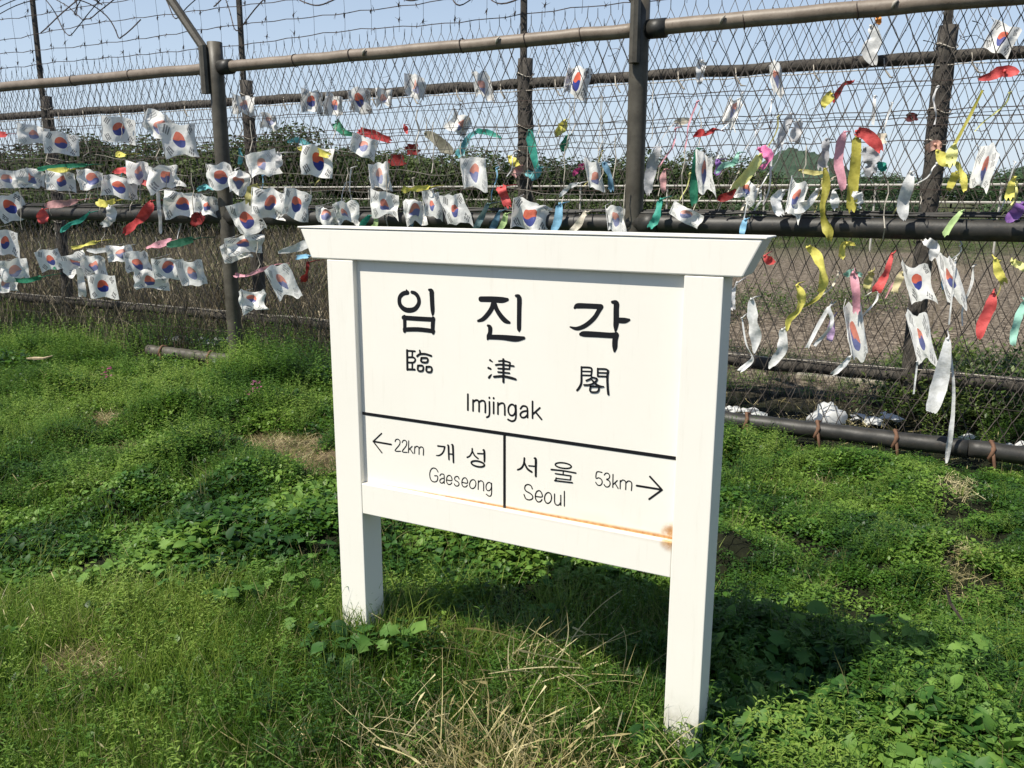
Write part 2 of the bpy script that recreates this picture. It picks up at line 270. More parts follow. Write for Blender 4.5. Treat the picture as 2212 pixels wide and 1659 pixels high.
GLYPHS = [('임',[[(-1405.3,1221.1,13.2),(-1419.2,1218.3,13.6),(-1431.5,1208.7,13.3),(-1435.3,1195.4,13.3),(-1431.2,1181.6,14.2),(-1417.1,1171.4,15.1),(-1399.2,1169.5,15.4),(-1381.2,1174.6,14.5),(-1369.0,1187.3,13.5),(-1365.6,1199.4,13.0),(-1369.5,1212.1,12.6),(-1378.7,1220.5,12.2),(-1390.0,1223.3,10.0)],[(-1409.7,1231.2,1.3),(-1407.1,1224.9,9.6),(-1406.0,1220.6,12.3)],[(-1329.8,1233.3,7.7),(-1322.4,1229.4,16.0),(-1321.1,1215.7,15.4),(-1320.4,1196.1,15.0),(-1319.4,1176.5,14.2),(-1319.2,1164.6,9.9),(-1319.8,1159.6,4.3)],[(-1421.5,1146.3,13.8),(-1373.6,1146.7,13.6),(-1317.2,1147.9,13.4)],[(-1417.7,1149.2,12.4),(-1417.7,1125.9,11.6),(-1419.1,1105.9,10.7)],[(-1418.9,1111.2,13.0),(-1369.7,1115.2,13.2),(-1318.0,1114.0,12.6)],[(-1317.2,1150.9,12.5),(-1320.0,1128.8,13.4),(-1319.0,1108.9,10.4)]]),('진',[[(-1158.8,1216.1,15.9),(-1124.2,1217.7,16.6),(-1092.1,1217.5,17.2),(-1075.2,1219.6,10.0)],[(-1117.8,1211.8,14.6),(-1124.3,1192.5,14.2),(-1137.3,1174.5,13.9),(-1152.6,1160.0,12.3),(-1168.0,1154.0,7.4)],[(-1117.8,1211.8,14.6),(-1108.2,1189.7,13.7),(-1094.3,1171.6,14.9),(-1081.5,1160.7,14.5),(-1068.8,1156.2,8.0)],[(-1048.0,1231.7,7.9),(-1038.6,1226.7,14.6),(-1038.4,1194.0,13.9),(-1038.7,1156.5,13.5),(-1038.6,1139.5,12.0),(-1038.2,1134.2,4.8)],[(-1136.4,1142.9,7.4),(-1129.9,1138.2,13.5),(-1129.9,1123.2,12.7),(-1134.3,1112.2,13.6),(-1137.7,1104.2,6.2)],[(-1133.3,1110.9,13.6),(-1092.2,1113.0,14.6),(-1049.7,1112.5,16.9),(-1023.4,1116.8,8.8)]]),('각',[[(-873.1,1209.4,7.5),(-865.4,1214.8,14.6),(-841.2,1216.2,14.1),(-812.5,1216.7,14.0),(-799.2,1216.5,14.3)],[(-799.2,1216.5,14.3),(-805.5,1205.0,12.5),(-815.6,1188.2,12.2),(-830.6,1172.8,12.3),(-847.7,1160.7,12.0),(-867.1,1153.9,10.2),(-885.2,1157.1,4.2)],[(-767.7,1230.7,8.3),(-757.3,1228.2,15.2),(-756.8,1211.6,15.2),(-756.0,1183.3,15.3),(-756.5,1169.1,13.9),(-757.0,1156.5,6.6)],[(-751.3,1184.5,14.5),(-732.8,1184.9,14.8),(-720.9,1187.5,7.2)],[(-854.6,1139.8,9.4),(-845.3,1141.4,15.4),(-810.6,1142.6,15.3),(-772.6,1143.2,14.7),(-754.8,1144.9,15.4)],[(-754.8,1146.0,15.4),(-757.6,1131.4,15.1),(-757.6,1113.4,14.0),(-758.2,1102.6,6.6)]]),('臨',[[(-1411.8,1048.9,7.6),(-1412.6,990.0,7.7)],[(-1411.9,1047.8,5.8),(-1383.9,1048.4,5.8)],[(-1393.0,1048.4,5.4),(-1394.3,1029.9,5.4)],[(-1411.7,1027.9,5.9),(-1392.3,1029.6,5.8),(-1384.5,1026.2,5.8),(-1383.6,1021.6,5.8),(-1386.7,1016.6,5.8),(-1392.8,1013.5,5.8),(-1412.2,1012.2,5.9)],[(-1394.0,1013.4,5.4),(-1395.0,994.4,5.4)],[(-1412.8,991.4,6.3),(-1386.1,993.1,6.3)],[(-1366.6,1052.3,5.8),(-1365.1,1043.5,5.8)],[(-1376.6,1034.5,6.2),(-1366.8,1041.5,6.2),(-1347.8,1043.7,6.2),(-1326.6,1039.9,6.2)],[(-1361.1,1030.7,6.2),(-1340.5,1031.4,6.2),(-1342.4,1019.2,6.2),(-1362.1,1019.4,6.2),(-1361.1,1030.7,6.2)],[(-1374.0,1006.6,5.8),(-1356.7,1007.0,5.8),(-1358.0,992.5,5.8),(-1374.3,991.8,5.8),(-1374.0,1006.6,5.8)],[(-1343.9,1005.8,5.8),(-1326.9,1006.2,5.7),(-1328.4,991.9,5.8),(-1344.2,992.0,5.8),(-1343.9,1005.8,5.8)]]),('津',[[(-1130.3,1044.5,6.6),(-1122.2,1040.3,3.3)],[(-1135.8,1021.8,6.7),(-1128.2,1019.2,5.8)],[(-1124.9,1004.4,1.7),(-1129.3,999.4,5.9),(-1133.8,993.6,7.5)],[(-1102.0,1044.5,4.9),(-1085.8,1046.6,4.9),(-1066.5,1043.5,4.9)],[(-1066.5,1043.5,4.9),(-1068.1,1024.9,4.9)],[(-1111.7,1032.5,5.4),(-1094.4,1035.5,5.4),(-1054.7,1034.5,5.3)],[(-1104.2,1023.4,5.0),(-1068.1,1025.1,4.9)],[(-1104.2,1013.1,5.0),(-1068.1,1013.3,4.9)],[(-1117.3,998.0,6.3),(-1094.4,1001.9,7.0),(-1081.4,1002.2,7.0),(-1062.1,1000.2,7.4),(-1048.2,997.7,6.1)],[(-1087.3,1051.3,6.6),(-1087.3,985.9,6.6)]]),('閣',[[(-850.6,1051.2,5.4),(-850.1,1028.0,5.4)],[(-850.6,1050.3,5.4),(-827.7,1051.7,5.3),(-820.8,1047.6,5.3),(-822.3,1030.4,5.3)],[(-848.9,1039.7,4.2),(-822.6,1041.5,4.2)],[(-848.7,1028.9,4.6),(-823.3,1030.7,4.6)],[(-850.1,1029.0,5.8),(-850.2,1007.5,6.2),(-855.9,993.8,6.6),(-862.0,985.9,5.8)],[(-803.8,1051.4,4.9),(-803.3,1030.8,4.9)],[(-803.4,1050.7,4.9),(-781.4,1052.1,4.9),(-774.0,1048.4,4.9)],[(-802.2,1040.5,4.2),(-776.3,1042.3,4.1)],[(-802.9,1030.9,4.5),(-777.0,1032.7,4.5)],[(-774.4,1048.7,6.4),(-776.0,1029.9,6.4),(-774.2,1002.4,6.4),(-771.8,985.1,6.4)],[(-819.3,1027.0,4.9),(-824.1,1021.7,5.0),(-835.6,1015.7,5.0)],[(-819.3,1026.3,4.9),(-805.3,1024.0,4.9),(-807.4,1017.5,4.9),(-816.9,1009.1,5.0),(-828.5,1004.5,5.0),(-841.8,1003.1,5.0)],[(-820.1,1019.9,4.2),(-805.2,1007.5,6.5),(-795.4,1003.9,6.4),(-784.9,1004.6,3.0)],[(-823.0,1000.6,5.0),(-800.2,1002.2,4.9),(-803.2,988.5,4.9),(-823.0,987.1,5.0),(-823.0,1000.6,5.0)]]),('I',[[(-1203.9,937.0,6.1),(-1204.4,890.0,6.2)]]),('m',[[(-1186.8,921.6,5.8),(-1187.1,889.5,5.8)],[(-1186.9,915.2,5.8),(-1177.5,922.6,5.8),(-1167.6,918.7,5.8),(-1167.1,890.0,5.8)],[(-1166.9,917.5,5.8),(-1156.9,923.7,5.7),(-1147.1,919.1,5.7),(-1146.5,889.9,5.7)]]),('j',[[(-1133.0,922.6,5.7),(-1133.1,884.5,5.7),(-1141.6,875.8,5.7)],[(-1132.9,935.3,6.0),(-1132.9,934.0,6.0)]]),('i',[[(-1119.0,923.0,5.7),(-1119.1,890.0,5.7)],[(-1118.9,935.6,6.0),(-1118.9,934.3,6.0)]]),('n',[[(-1105.1,922.7,5.6),(-1105.1,889.8,5.7)],[(-1105.1,915.7,5.7),(-1094.7,923.2,5.6),(-1084.3,919.4,5.6),(-1082.9,889.9,5.6)]]),('g',[[(-1048.7,908.5,5.6),(-1049.2,903.4,5.6),(-1050.9,898.7,5.6),(-1053.4,894.7,5.6),(-1056.6,892.0,5.6),(-1060.2,890.8,5.6),(-1063.8,891.2,5.6),(-1067.1,893.1,5.6),(-1069.7,896.4,5.6),(-1071.3,900.8,5.6),(-1071.9,905.7,5.6),(-1071.4,910.9,5.6),(-1069.7,915.6,5.6),(-1067.1,919.5,5.6),(-1063.9,922.2,5.6),(-1060.3,923.4,5.6),(-1056.7,923.0,5.6),(-1053.5,921.1,5.6),(-1050.9,917.8,5.6),(-1049.3,913.5,5.6),(-1048.7,908.5,5.6)],[(-1048.0,922.3,5.6),(-1047.9,885.4,5.6),(-1058.8,874.6,5.6),(-1072.6,877.9,5.6)]]),('a',[[(-1033.1,914.1,5.5),(-1026.4,922.4,5.5),(-1017.0,922.8,5.5),(-1011.6,916.6,5.5),(-1010.7,891.2,5.5)],[(-1010.8,910.5,5.5),(-1025.0,907.0,5.5),(-1033.7,897.8,5.6),(-1028.9,889.6,5.6),(-1019.5,890.8,5.5),(-1011.4,899.2,5.5)]]),('k',[[(-995.7,939.5,5.5),(-995.3,891.3,5.5)],[(-973.0,923.6,5.4),(-994.1,903.2,5.5)],[(-986.1,910.4,5.5),(-967.4,891.6,5.5)]]),('arrow',[[(-1547.9,748.0,5.8),(-1479.8,747.3,5.7)],[(-1514.9,778.2,4.6),(-1547.9,748.0,4.6)],[(-1547.9,748.0,4.6),(-1516.2,715.8,4.6)]]),('2',[[(-1464.9,758.7,3.6),(-1462.0,765.0,3.6),(-1455.1,767.7,3.5),(-1448.1,764.7,3.5),(-1446.6,758.0,3.5),(-1450.6,748.7,3.6),(-1466.2,729.1,3.6),(-1445.5,730.3,3.6)]]),('2',[[(-1438.5,759.5,3.5),(-1435.3,765.6,3.5),(-1429.3,767.7,3.5),(-1422.9,764.7,3.5),(-1422.1,757.0,3.5),(-1426.4,747.8,3.5),(-1439.4,730.3,3.5),(-1421.4,730.1,3.5)]]),('k',[[(-1414.3,767.8,3.5),(-1416.4,730.1,3.5)],[(-1402.4,752.2,3.5),(-1415.2,739.6,3.5)],[(-1410.8,743.9,3.5),(-1399.5,730.4,3.5)]]),('m',[[(-1393.0,752.0,3.5),(-1394.1,730.8,3.5)],[(-1393.1,748.1,3.5),(-1387.0,754.4,3.5),(-1379.2,753.3,3.5),(-1377.4,747.1,3.5),(-1377.8,730.5,3.5)],[(-1377.4,748.2,3.5),(-1371.1,754.9,3.5),(-1363.5,753.8,3.5),(-1361.3,747.3,3.5),(-1362.2,730.2,3.5)]]),('개',[[(-1309.6,766.3,5.5),(-1297.2,766.7,5.0),(-1285.3,767.1,5.4)],[(-1285.3,767.1,5.4),(-1289.1,754.3,5.0),(-1295.2,745.0,5.0),(-1304.9,737.6,4.6),(-1315.3,735.7,3.2)],[(-1275.7,773.5,3.6),(-1272.5,771.5,6.3),(-1271.9,748.3,5.9),(-1271.3,729.4,5.0)],[(-1261.6,777.2,3.6),(-1257.4,775.2,6.7),(-1256.3,750.6,6.3),(-1255.8,722.8,5.4)],[(-1271.5,747.4,4.1),(-1257.3,748.3,4.0)]]),('성',[[(-1190.8,774.6,5.3),(-1192.1,764.0,4.8),(-1199.1,751.5,4.9),(-1208.4,745.4,4.9)],[(-1190.9,768.3,4.8),(-1183.0,754.9,5.3),(-1171.2,747.3,4.8)],[(-1172.6,762.6,4.4),(-1151.1,764.7,4.4)],[(-1155.1,775.5,3.5),(-1150.6,774.1,6.5),(-1150.0,745.2,6.1),(-1150.7,739.9,3.1)],[(-1150.4,730.0,5.5),(-1152.0,727.4,5.5),(-1155.7,725.2,5.5),(-1160.9,723.5,5.5),(-1167.3,722.6,5.5),(-1174.2,722.5,5.5),(-1180.8,723.2,5.5),(-1186.7,724.6,5.5),(-1191.1,726.7,5.5),(-1193.7,729.2,5.5),(-1194.2,731.9,5.5),(-1192.5,734.5,5.5),(-1188.8,736.7,5.5),(-1183.5,738.3,5.5),(-1177.1,739.3,5.5),(-1170.2,739.4,5.5),(-1163.6,738.6,5.5),(-1157.8,737.2,5.5),(-1153.4,735.1,5.5),(-1150.8,732.6,5.5),(-1150.4,730.0,5.5)]]),('G',[[(-1310.8,684.6,3.5),(-1317.4,693.0,3.5),(-1328.0,694.2,3.5),(-1336.1,687.6,3.5),(-1340.5,675.0,3.5),(-1339.4,661.1,3.5),(-1333.7,652.3,3.5),(-1323.6,650.7,3.5),(-1314.2,656.5,3.5),(-1312.7,670.7,3.5),(-1323.1,670.2,3.5)]]),('a',[[(-1304.3,673.6,3.4),(-1300.1,679.2,3.4),(-1293.6,680.2,3.4),(-1289.3,676.6,3.4),(-1289.3,651.4,3.4)],[(-1289.0,668.0,3.4),(-1299.1,664.9,3.4),(-1305.0,658.0,3.5),(-1302.7,651.9,3.5),(-1295.8,651.7,3.5),(-1289.4,658.3,3.4)]]),('e',[[(-1280.0,664.1,3.4),(-1262.8,664.7,3.4),(-1263.6,675.3,3.4),(-1269.0,679.8,3.4),(-1276.2,677.6,3.4),(-1280.4,669.4,3.4),(-1280.6,657.6,3.4),(-1275.4,650.9,3.4),(-1267.8,652.1,3.4),(-1262.9,657.8,3.4)]]),('s',[[(-1237.2,674.1,3.4),(-1239.9,680.1,3.4),(-1247.7,679.9,3.4),(-1252.8,673.8,3.4),(-1250.5,667.8,3.4),(-1240.9,664.0,3.4),(-1237.4,658.1,3.4),(-1241.0,651.6,3.4),(-1249.3,650.2,3.4),(-1254.0,655.4,3.4)]]),('e',[[(-1226.8,665.2,3.4),(-1208.8,665.3,3.4),(-1209.6,675.8,3.4),(-1214.9,680.9,3.4),(-1221.9,678.7,3.4),(-1226.7,670.5,3.4),(-1227.3,658.7,3.4),(-1222.2,652.1,3.4),(-1214.0,653.0,3.4),(-1208.8,658.9,3.4)]]),('o',[[(-1179.7,665.7,3.3),(-1180.9,661.3,3.3),(-1183.0,657.3,3.3),(-1185.8,654.1,3.3),(-1189.1,652.0,3.4),(-1192.5,651.2,3.4),(-1195.6,651.7,3.4),(-1198.2,653.6,3.4),(-1200.1,656.7,3.4),(-1201.0,660.6,3.4),(-1200.8,665.0,3.4),(-1199.5,669.4,3.4),(-1197.4,673.4,3.3),(-1194.6,676.6,3.3),(-1191.3,678.7,3.3),(-1188.0,679.5,3.3),(-1184.8,678.9,3.3),(-1182.2,677.0,3.3),(-1180.4,674.0,3.3),(-1179.5,670.1,3.3),(-1179.7,665.7,3.3)]]),('n',[[(-1171.0,679.4,3.3),(-1171.9,651.9,3.3)],[(-1171.3,673.1,3.3),(-1164.1,680.1,3.3),(-1156.6,678.6,3.3),(-1153.4,671.7,3.3),(-1153.5,650.7,3.3)]]),('g',[[(-1127.2,666.9,3.3),(-1128.2,662.8,3.3),(-1130.1,659.1,3.3),(-1132.5,656.1,3.3),(-1135.3,654.1,3.3),(-1138.2,653.4,3.3),(-1140.9,653.9,3.3),(-1143.1,655.7,3.3),(-1144.6,658.6,3.3),(-1145.3,662.2,3.3),(-1145.2,666.3,3.3),(-1144.1,670.4,3.3),(-1142.2,674.1,3.3),(-1139.8,677.1,3.3),(-1137.0,679.0,3.3),(-1134.1,679.8,3.3),(-1131.5,679.2,3.3),(-1129.3,677.4,3.3),(-1127.7,674.6,3.3),(-1127.0,670.9,3.3),(-1127.2,666.9,3.3)],[(-1126.6,678.6,3.3),(-1127.2,644.6,3.3),(-1134.7,637.0,3.3),(-1144.5,641.7,3.3)]]),('서',[[(-1020.0,770.7,5.9),(-1021.9,753.2,5.9),(-1029.9,739.4,5.9),(-1041.6,732.4,4.9)],[(-1019.9,757.0,5.4),(-1010.5,740.7,6.4),(-996.7,733.2,6.3)],[(-1005.6,750.2,4.4),(-985.6,751.6,4.4)],[(-989.1,775.2,3.9),(-984.1,773.1,7.3),(-983.8,746.0,6.8),(-983.6,722.5,6.3)]]),('울',[[(-874.9,767.2,4.5),(-876.4,764.7,4.5),(-880.1,762.5,4.5),(-885.7,760.6,4.5),(-892.6,759.4,4.5),(-900.1,758.9,4.5),(-907.6,759.1,4.5),(-914.2,760.1,4.5),(-919.4,761.8,4.5),(-922.6,764.0,4.5),(-923.5,766.4,4.5),(-921.9,768.9,4.5),(-918.2,771.1,4.5),(-912.6,773.0,4.5),(-905.6,774.2,4.5),(-898.1,774.7,4.5),(-890.7,774.4,4.5),(-884.1,773.4,4.5),(-879.0,771.7,4.5),(-875.8,769.6,4.5),(-874.9,767.2,4.5)],[(-935.6,749.6,5.3),(-898.8,751.6,4.7),(-861.1,751.0,4.7)],[(-898.8,751.6,3.5),(-899.2,742.3,3.6)],[(-922.8,739.8,4.1),(-875.2,740.5,4.0)],[(-875.6,740.4,4.0),(-876.8,728.7,4.0)],[(-919.7,726.7,3.3),(-877.3,728.6,3.3)],[(-919.7,727.9,4.1),(-922.5,719.1,4.1)],[(-924.5,719.2,4.3),(-870.7,721.8,4.2)]]),('S',[[(-994.3,682.9,3.7),(-998.4,691.2,3.7),(-1007.7,693.8,3.7),(-1016.0,689.3,3.7),(-1018.5,680.1,3.7),(-1013.9,673.0,3.7),(-999.9,667.6,3.7),(-992.8,660.5,3.7),(-994.8,652.3,3.7),(-1004.8,647.7,3.7),(-1015.0,650.2,3.7),(-1020.6,661.3,3.7)]]),('e',[[(-983.6,662.0,3.7),(-963.6,663.8,3.7),(-964.7,674.7,3.7),(-971.3,681.0,3.7),(-979.2,677.8,3.7),(-984.1,667.9,3.7),(-983.5,654.9,3.7),(-977.2,647.2,3.7),(-968.9,648.6,3.7),(-963.5,655.9,3.7)]]),('o',[[(-933.8,664.9,3.6),(-934.7,659.8,3.6),(-936.6,655.1,3.6),(-939.2,651.3,3.6),(-942.4,648.7,3.7),(-945.8,647.6,3.7),(-949.1,648.1,3.7),(-952.0,650.2,3.7),(-954.1,653.6,3.7),(-955.3,658.0,3.7),(-955.4,663.0,3.7),(-954.5,668.1,3.7),(-952.6,672.7,3.6),(-949.9,676.5,3.6),(-946.7,679.1,3.6),(-943.3,680.2,3.6),(-940.0,679.6,3.6),(-937.2,677.6,3.6),(-935.1,674.2,3.6),(-933.9,669.8,3.6),(-933.8,664.9,3.6)]]),('u',[[(-924.4,679.1,3.6),(-924.0,655.6,3.6),(-919.5,648.1,3.6),(-911.2,648.6,3.6),(-905.0,657.7,3.6)],[(-905.4,678.4,3.6),(-904.9,648.8,3.6)]]),('l',[[(-894.7,691.9,3.6),(-893.9,648.4,3.6)]]),('5',[[(-784.4,764.7,3.2),(-798.9,763.8,3.2),(-801.2,745.6,3.2),(-792.7,748.0,3.2),(-784.5,743.0,3.2),(-783.1,734.8,3.2),(-788.0,727.2,3.2),(-796.3,727.0,3.2),(-801.6,733.4,3.2)]]),('3',[[(-777.3,758.4,3.2),(-773.5,763.9,3.2),(-766.7,764.6,3.2),(-761.7,758.6,3.2),(-764.0,750.3,3.2),(-770.8,747.0,3.2),(-762.7,743.8,3.2),(-759.7,736.3,3.2),(-763.4,727.8,3.2),(-771.3,725.4,3.2),(-777.2,731.2,3.2)]]),('k',[[(-752.3,764.1,3.2),(-751.9,727.0,3.2)],[(-739.6,748.6,3.2),(-750.6,736.2,3.2)],[(-746.6,740.9,3.2),(-736.7,727.2,3.2)]]),('m',[[(-731.1,749.9,3.2),(-730.8,726.8,3.2)],[(-730.9,745.5,3.2),(-724.9,752.5,3.1),(-717.6,751.0,3.1),(-715.2,744.7,3.1),(-715.0,727.2,3.2)],[(-715.2,745.1,3.1),(-708.7,752.4,3.1),(-700.8,751.0,3.1),(-698.2,744.1,3.1),(-698.9,727.2,3.1)]]),('arrow',[[(-684.3,743.0,5.8),(-616.1,743.1,5.7)],[(-648.8,774.1,5.3),(-614.4,742.9,5.2)],[(-614.4,742.9,5.2),(-648.5,711.1,5.3)]])]
FLAGS = [
(-7.673,2.045,0.284,0.172,-3,0.35,0.6,5.235,'faded white flag with pale red circle, overlapping the crisp flag at its right, upper left'),
(-7.312,1.961,0.278,0.186,-2,0.1,0.15,5.235,'flat white flag with clear circle, lower right of the faded one at upper left'),
(-6.543,2.058,0.289,0.217,-2,0.08,0.1,5.235,'large flat white flag standing alone high between the left posts, red and blue circle clear'),
(-5.994,2.071,0.217,0.155,-18,0.6,0.5,5.235,'crumpled pale flag twisted against the upper corner of another flag, left of the near post'),
(-5.817,1.954,0.239,0.224,8,0.35,0.15,5.235,'wrinkled white flag with red and blue circle high above the row, beside near post'),
(-8.147,1.647,0.196,0.143,8,0.5,0.6,5.235,'faded pink and white flag at the left edge, end of the upper row'),
(-7.809,1.653,0.21,0.158,20,0.8,0.4,5.235,'crumpled peach and white flag under the dark green ribbon, second in the upper row'),
(-7.384,1.625,0.248,0.18,0,0.4,0.2,5.235,'white flag with a red disc beneath a yellow ribbon, upper row at left'),
(-6.934,1.639,0.242,0.175,5,0.5,0.3,5.235,'folded white flag with peach band between the yellow ribbon and the red ribbon'),
(-6.601,1.573,0.286,0.188,-4,0.35,0.1,5.235,'white flag with red and blue circle hanging right below the red ribbon, upper row'),
(-6.314,1.689,0.16,0.176,4,0.5,0.6,5.235,'upright grey white flag crossed by the slanting red ribbon'),
(-6.013,1.648,0.236,0.181,10,0.7,0.3,5.235,'twisted flag with peach folds, last of the upper row before the near post'),
(-8.186,1.385,0.252,0.243,22,0.25,0.0,5.235,'tilted white flag with vivid circle over the dark rail at the left edge'),
(-5.36,1.651,0.219,0.204,6,0.5,0.15,5.235,'wrinkled flag with orange and blue circle wrapped across the front of the near post'),
(-5.171,1.605,0.194,0.179,-8,0.9,0.4,5.235,'crumpled flag with small blue patch right of the flag wrapped on the near post'),
(-4.904,1.746,0.212,0.175,18,0.4,0.7,5.235,'translucent grey flag flying up to the right of the near post, peach fold below'),
(-5.808,1.426,0.274,0.196,0,0.6,0.15,5.235,'crumpled white flag over the dark rail, second flag left of the near post'),
(-5.546,1.409,0.223,0.177,-12,0.7,0.25,5.235,'crumpled flag with pink and blue patch touching the left side of the near post'),
(-5.116,1.327,0.203,0.256,22,0.5,0.1,5.235,'tilted kite shaped flag over the dark rail just right of the near post'),
(-4.86,1.446,0.228,0.191,-6,0.6,0.2,5.235,'bulging peach and blue flag between the kite shaped and the blue filled flag'),
(-4.571,1.441,0.195,0.217,-10,0.4,0.1,5.235,'rounded white flag filled with a broad blue sweep, above the left corner of the sign'),
(-5.156,1.111,0.319,0.144,10,0.5,0.3,5.235,'long sagging pale flag with orange disc below the dark rail, right of near post'),
(-5.274,1.043,0.222,0.13,12,0.6,0.4,5.235,'small flag with orange and purple fold tied low across the near post'),
(-4.28,1.352,0.17,0.156,0,0.8,0.5,5.235,'grey crumpled flag directly above the left end of the sign top'),
(-4.102,1.368,0.154,0.147,12,0.8,0.5,5.235,'grey crumpled flag second from the left end above the sign top'),
(-3.741,1.439,0.191,0.164,0,0.5,0.3,5.235,'white flag with pale red disc above the sign, left of the blue and white one'),
(-3.482,1.391,0.147,0.168,10,0.8,0.4,5.235,'crumpled white and blue flag above the sign over the dark rail'),
(-3.339,1.441,0.132,0.199,5,0.5,0.25,5.235,'upright flag with orange disc above the middle of the sign'),
(-3.139,1.411,0.144,0.196,18,0.5,0.2,5.235,'narrow tilted flag with red patch right of the upright flag above the sign'),
(-2.536,1.367,0.25,0.194,-4,0.6,0.1,5.235,'big crumpled flag with blue and orange patches behind the middle of the sign top'),
(-5.32,2.342,0.186,0.194,0,0.5,0.1,6.37,'leftmost of three flags on the old back rail between the near posts'),
(-5.078,2.296,0.167,0.167,-8,0.6,0.3,6.37,'middle of three flags on the old back rail, orange disc with little blue'),
(-4.804,2.327,0.189,0.205,4,0.5,0.1,6.37,'rightmost of three flags on the old back rail, orange and blue circle'),
(-6.162,2.343,0.204,0.177,0,0.5,0.8,6.37,'bleached flag on the back post just right of the near post'),
(-4.539,2.334,0.153,0.153,4,0.7,0.8,6.37,'bleached pink and white flag right of the three flags on the back rail'),
(-4.195,2.407,0.158,0.174,6,0.7,0.8,6.37,'bleached flag on the back rail with a pink streak, halfway between the near posts'),
(-3.545,2.377,0.129,0.197,10,0.8,0.7,6.37,'narrow torn pale flag on the back rail left of the wrapped back post'),
(-2.712,2.367,0.222,0.244,-8,0.5,0.0,6.37,'bright curled flag with black bars, high between middle back post and near post'),
(-3.76,2.082,0.194,0.186,-25,0.8,0.6,6.37,'pale peach rag of a flag against the sky above the middle of the sign'),
(-5.866,2.18,0.175,0.149,0,0.7,0.8,6.37,'almost bleached out flag with a purple smudge against the sky right of the near post'),
(-4.346,1.758,0.218,0.211,-4,0.25,0.0,5.235,'white flag with clear red and blue circle draped with a yellow ribbon'),
(-3.92,1.857,0.177,0.136,-15,0.4,0.5,5.235,'pale flag with salmon patch tilted under the long red ribbon'),
(-3.792,1.644,0.149,0.177,8,0.5,0.8,5.235,'grey white flag bundle left of the dark red cloth'),
(-2.976,1.662,0.153,0.185,4,0.4,0.5,5.235,'boxy pale flag with a small vivid red patch left of the wrapped back post'),
(-2.094,1.624,0.101,0.179,12,0.7,0.5,5.235,'narrow grey flag with violet creases between back post and right near post'),
(-8.3,1.044,0.201,0.21,-2,0.2,0.1,5.235,'flat flag with orange and blue circle at the left edge below the dark rail'),
(-7.662,0.894,0.213,0.204,14,0.15,0.1,5.235,'clean tilted flag with clear circle, first of the lower row beside back post'),
(-7.314,0.881,0.217,0.183,30,0.8,0.4,5.235,'twisted flag with fleshy pink fold right of the back post in the lower row'),
(-7.037,0.866,0.197,0.188,6,0.8,0.4,5.235,'crumpled flag with magenta specks above the square flag of the lower row'),
(-6.952,0.673,0.274,0.24,4,0.12,0.0,5.235,'square flat flag with dark red and navy circle, lowest of the left group'),
(-6.638,0.989,0.2,0.125,8,0.6,0.6,5.235,'pale folded flag with a magenta spot below the white bar'),
(-6.443,0.913,0.19,0.173,6,0.4,0.2,5.235,'small flag with red disc left of the long translucent flags in the lower row'),
(-6.322,0.754,0.255,0.14,2,0.5,0.2,5.235,'flag with rusty red disc low over the weeds, right of the square flag'),
(-6.05,0.883,0.218,0.162,6,0.4,0.2,5.235,'flag with orange and blue disc overlapping the translucent flag at its right'),
(-5.79,0.85,0.223,0.207,12,0.3,0.55,5.235,'translucent grey flag with pale circle, right end of the lower row'),
(-8.208,0.775,0.229,0.192,6,0.5,0.7,5.235,'grey house shaped flag with pink smudge at the far left of the lower row'),
(-8.385,0.63,0.204,0.139,4,0.6,0.7,5.235,'faded flag corner at the left edge just under the grey house shaped flag'),
(-5.109,0.657,0.199,0.169,10,0.7,0.3,5.235,'mottled flag with red scribble low right of the near post'),
(-4.762,0.823,0.172,0.239,22,0.4,0.5,5.235,'upright mottled flag with faint red disc left of the sign post'),
(-1.206,2.311,0.084,0.206,12,0.8,0.5,6.37,'narrow rolled flag crossing the old back rail above the right end of the sign'),
(-1.492,2.1,0.1,0.173,-20,0.9,0.6,6.37,'shredded pale flag with a red triangle against the sky right of the near post'),
(-1.379,1.651,0.095,0.225,8,0.6,0.4,5.235,'hanging flag with peach disc beside the dark green ribbon'),
(-1.122,1.536,0.116,0.116,-12,0.8,0.3,5.235,'crumpled flag with red and blue spots at the foot of the long yellow ribbon'),
(-1.475,1.388,0.189,0.086,-22,0.35,0.7,5.235,'pale flag folded flat with one printed bar above the right end of the sign'),
(0.151,2.467,0.178,0.178,-20,0.35,0.1,6.37,'bright flag with bold black bars at the top right corner of the photo'),
(-0.145,1.042,0.144,0.227,18,0.5,0.05,5.235,'large hanging flag with red and blue circle and pink edge before the back post'),
(0.009,1.07,0.086,0.284,20,0.6,0.2,5.235,'long narrow flag with orange top and pink lining right of the back post'),
(-0.452,0.744,0.097,0.35,12,0.7,0.35,5.235,'twisted long flag with orange patch below the pink ribbon, low on the right'),
(-0.096,0.728,0.089,0.26,18,0.6,0.3,5.235,'thin twisted flag with orange edge hanging below the large flag by the back post'),
(0.111,1.649,0.098,0.215,-8,0.5,0.3,5.235,'white hanging flag with blue patch left of the right edge, above the dark rail'),
(-0.828,1.496,0.091,0.178,-10,0.5,0.3,5.235,'white flag strip with orange and blue patch standing behind the white swoosh'),
(-1.941,1.363,0.101,0.149,8,0.8,0.6,5.235,'limp grey flag with blue tint left of the right near post above the sign'),
]
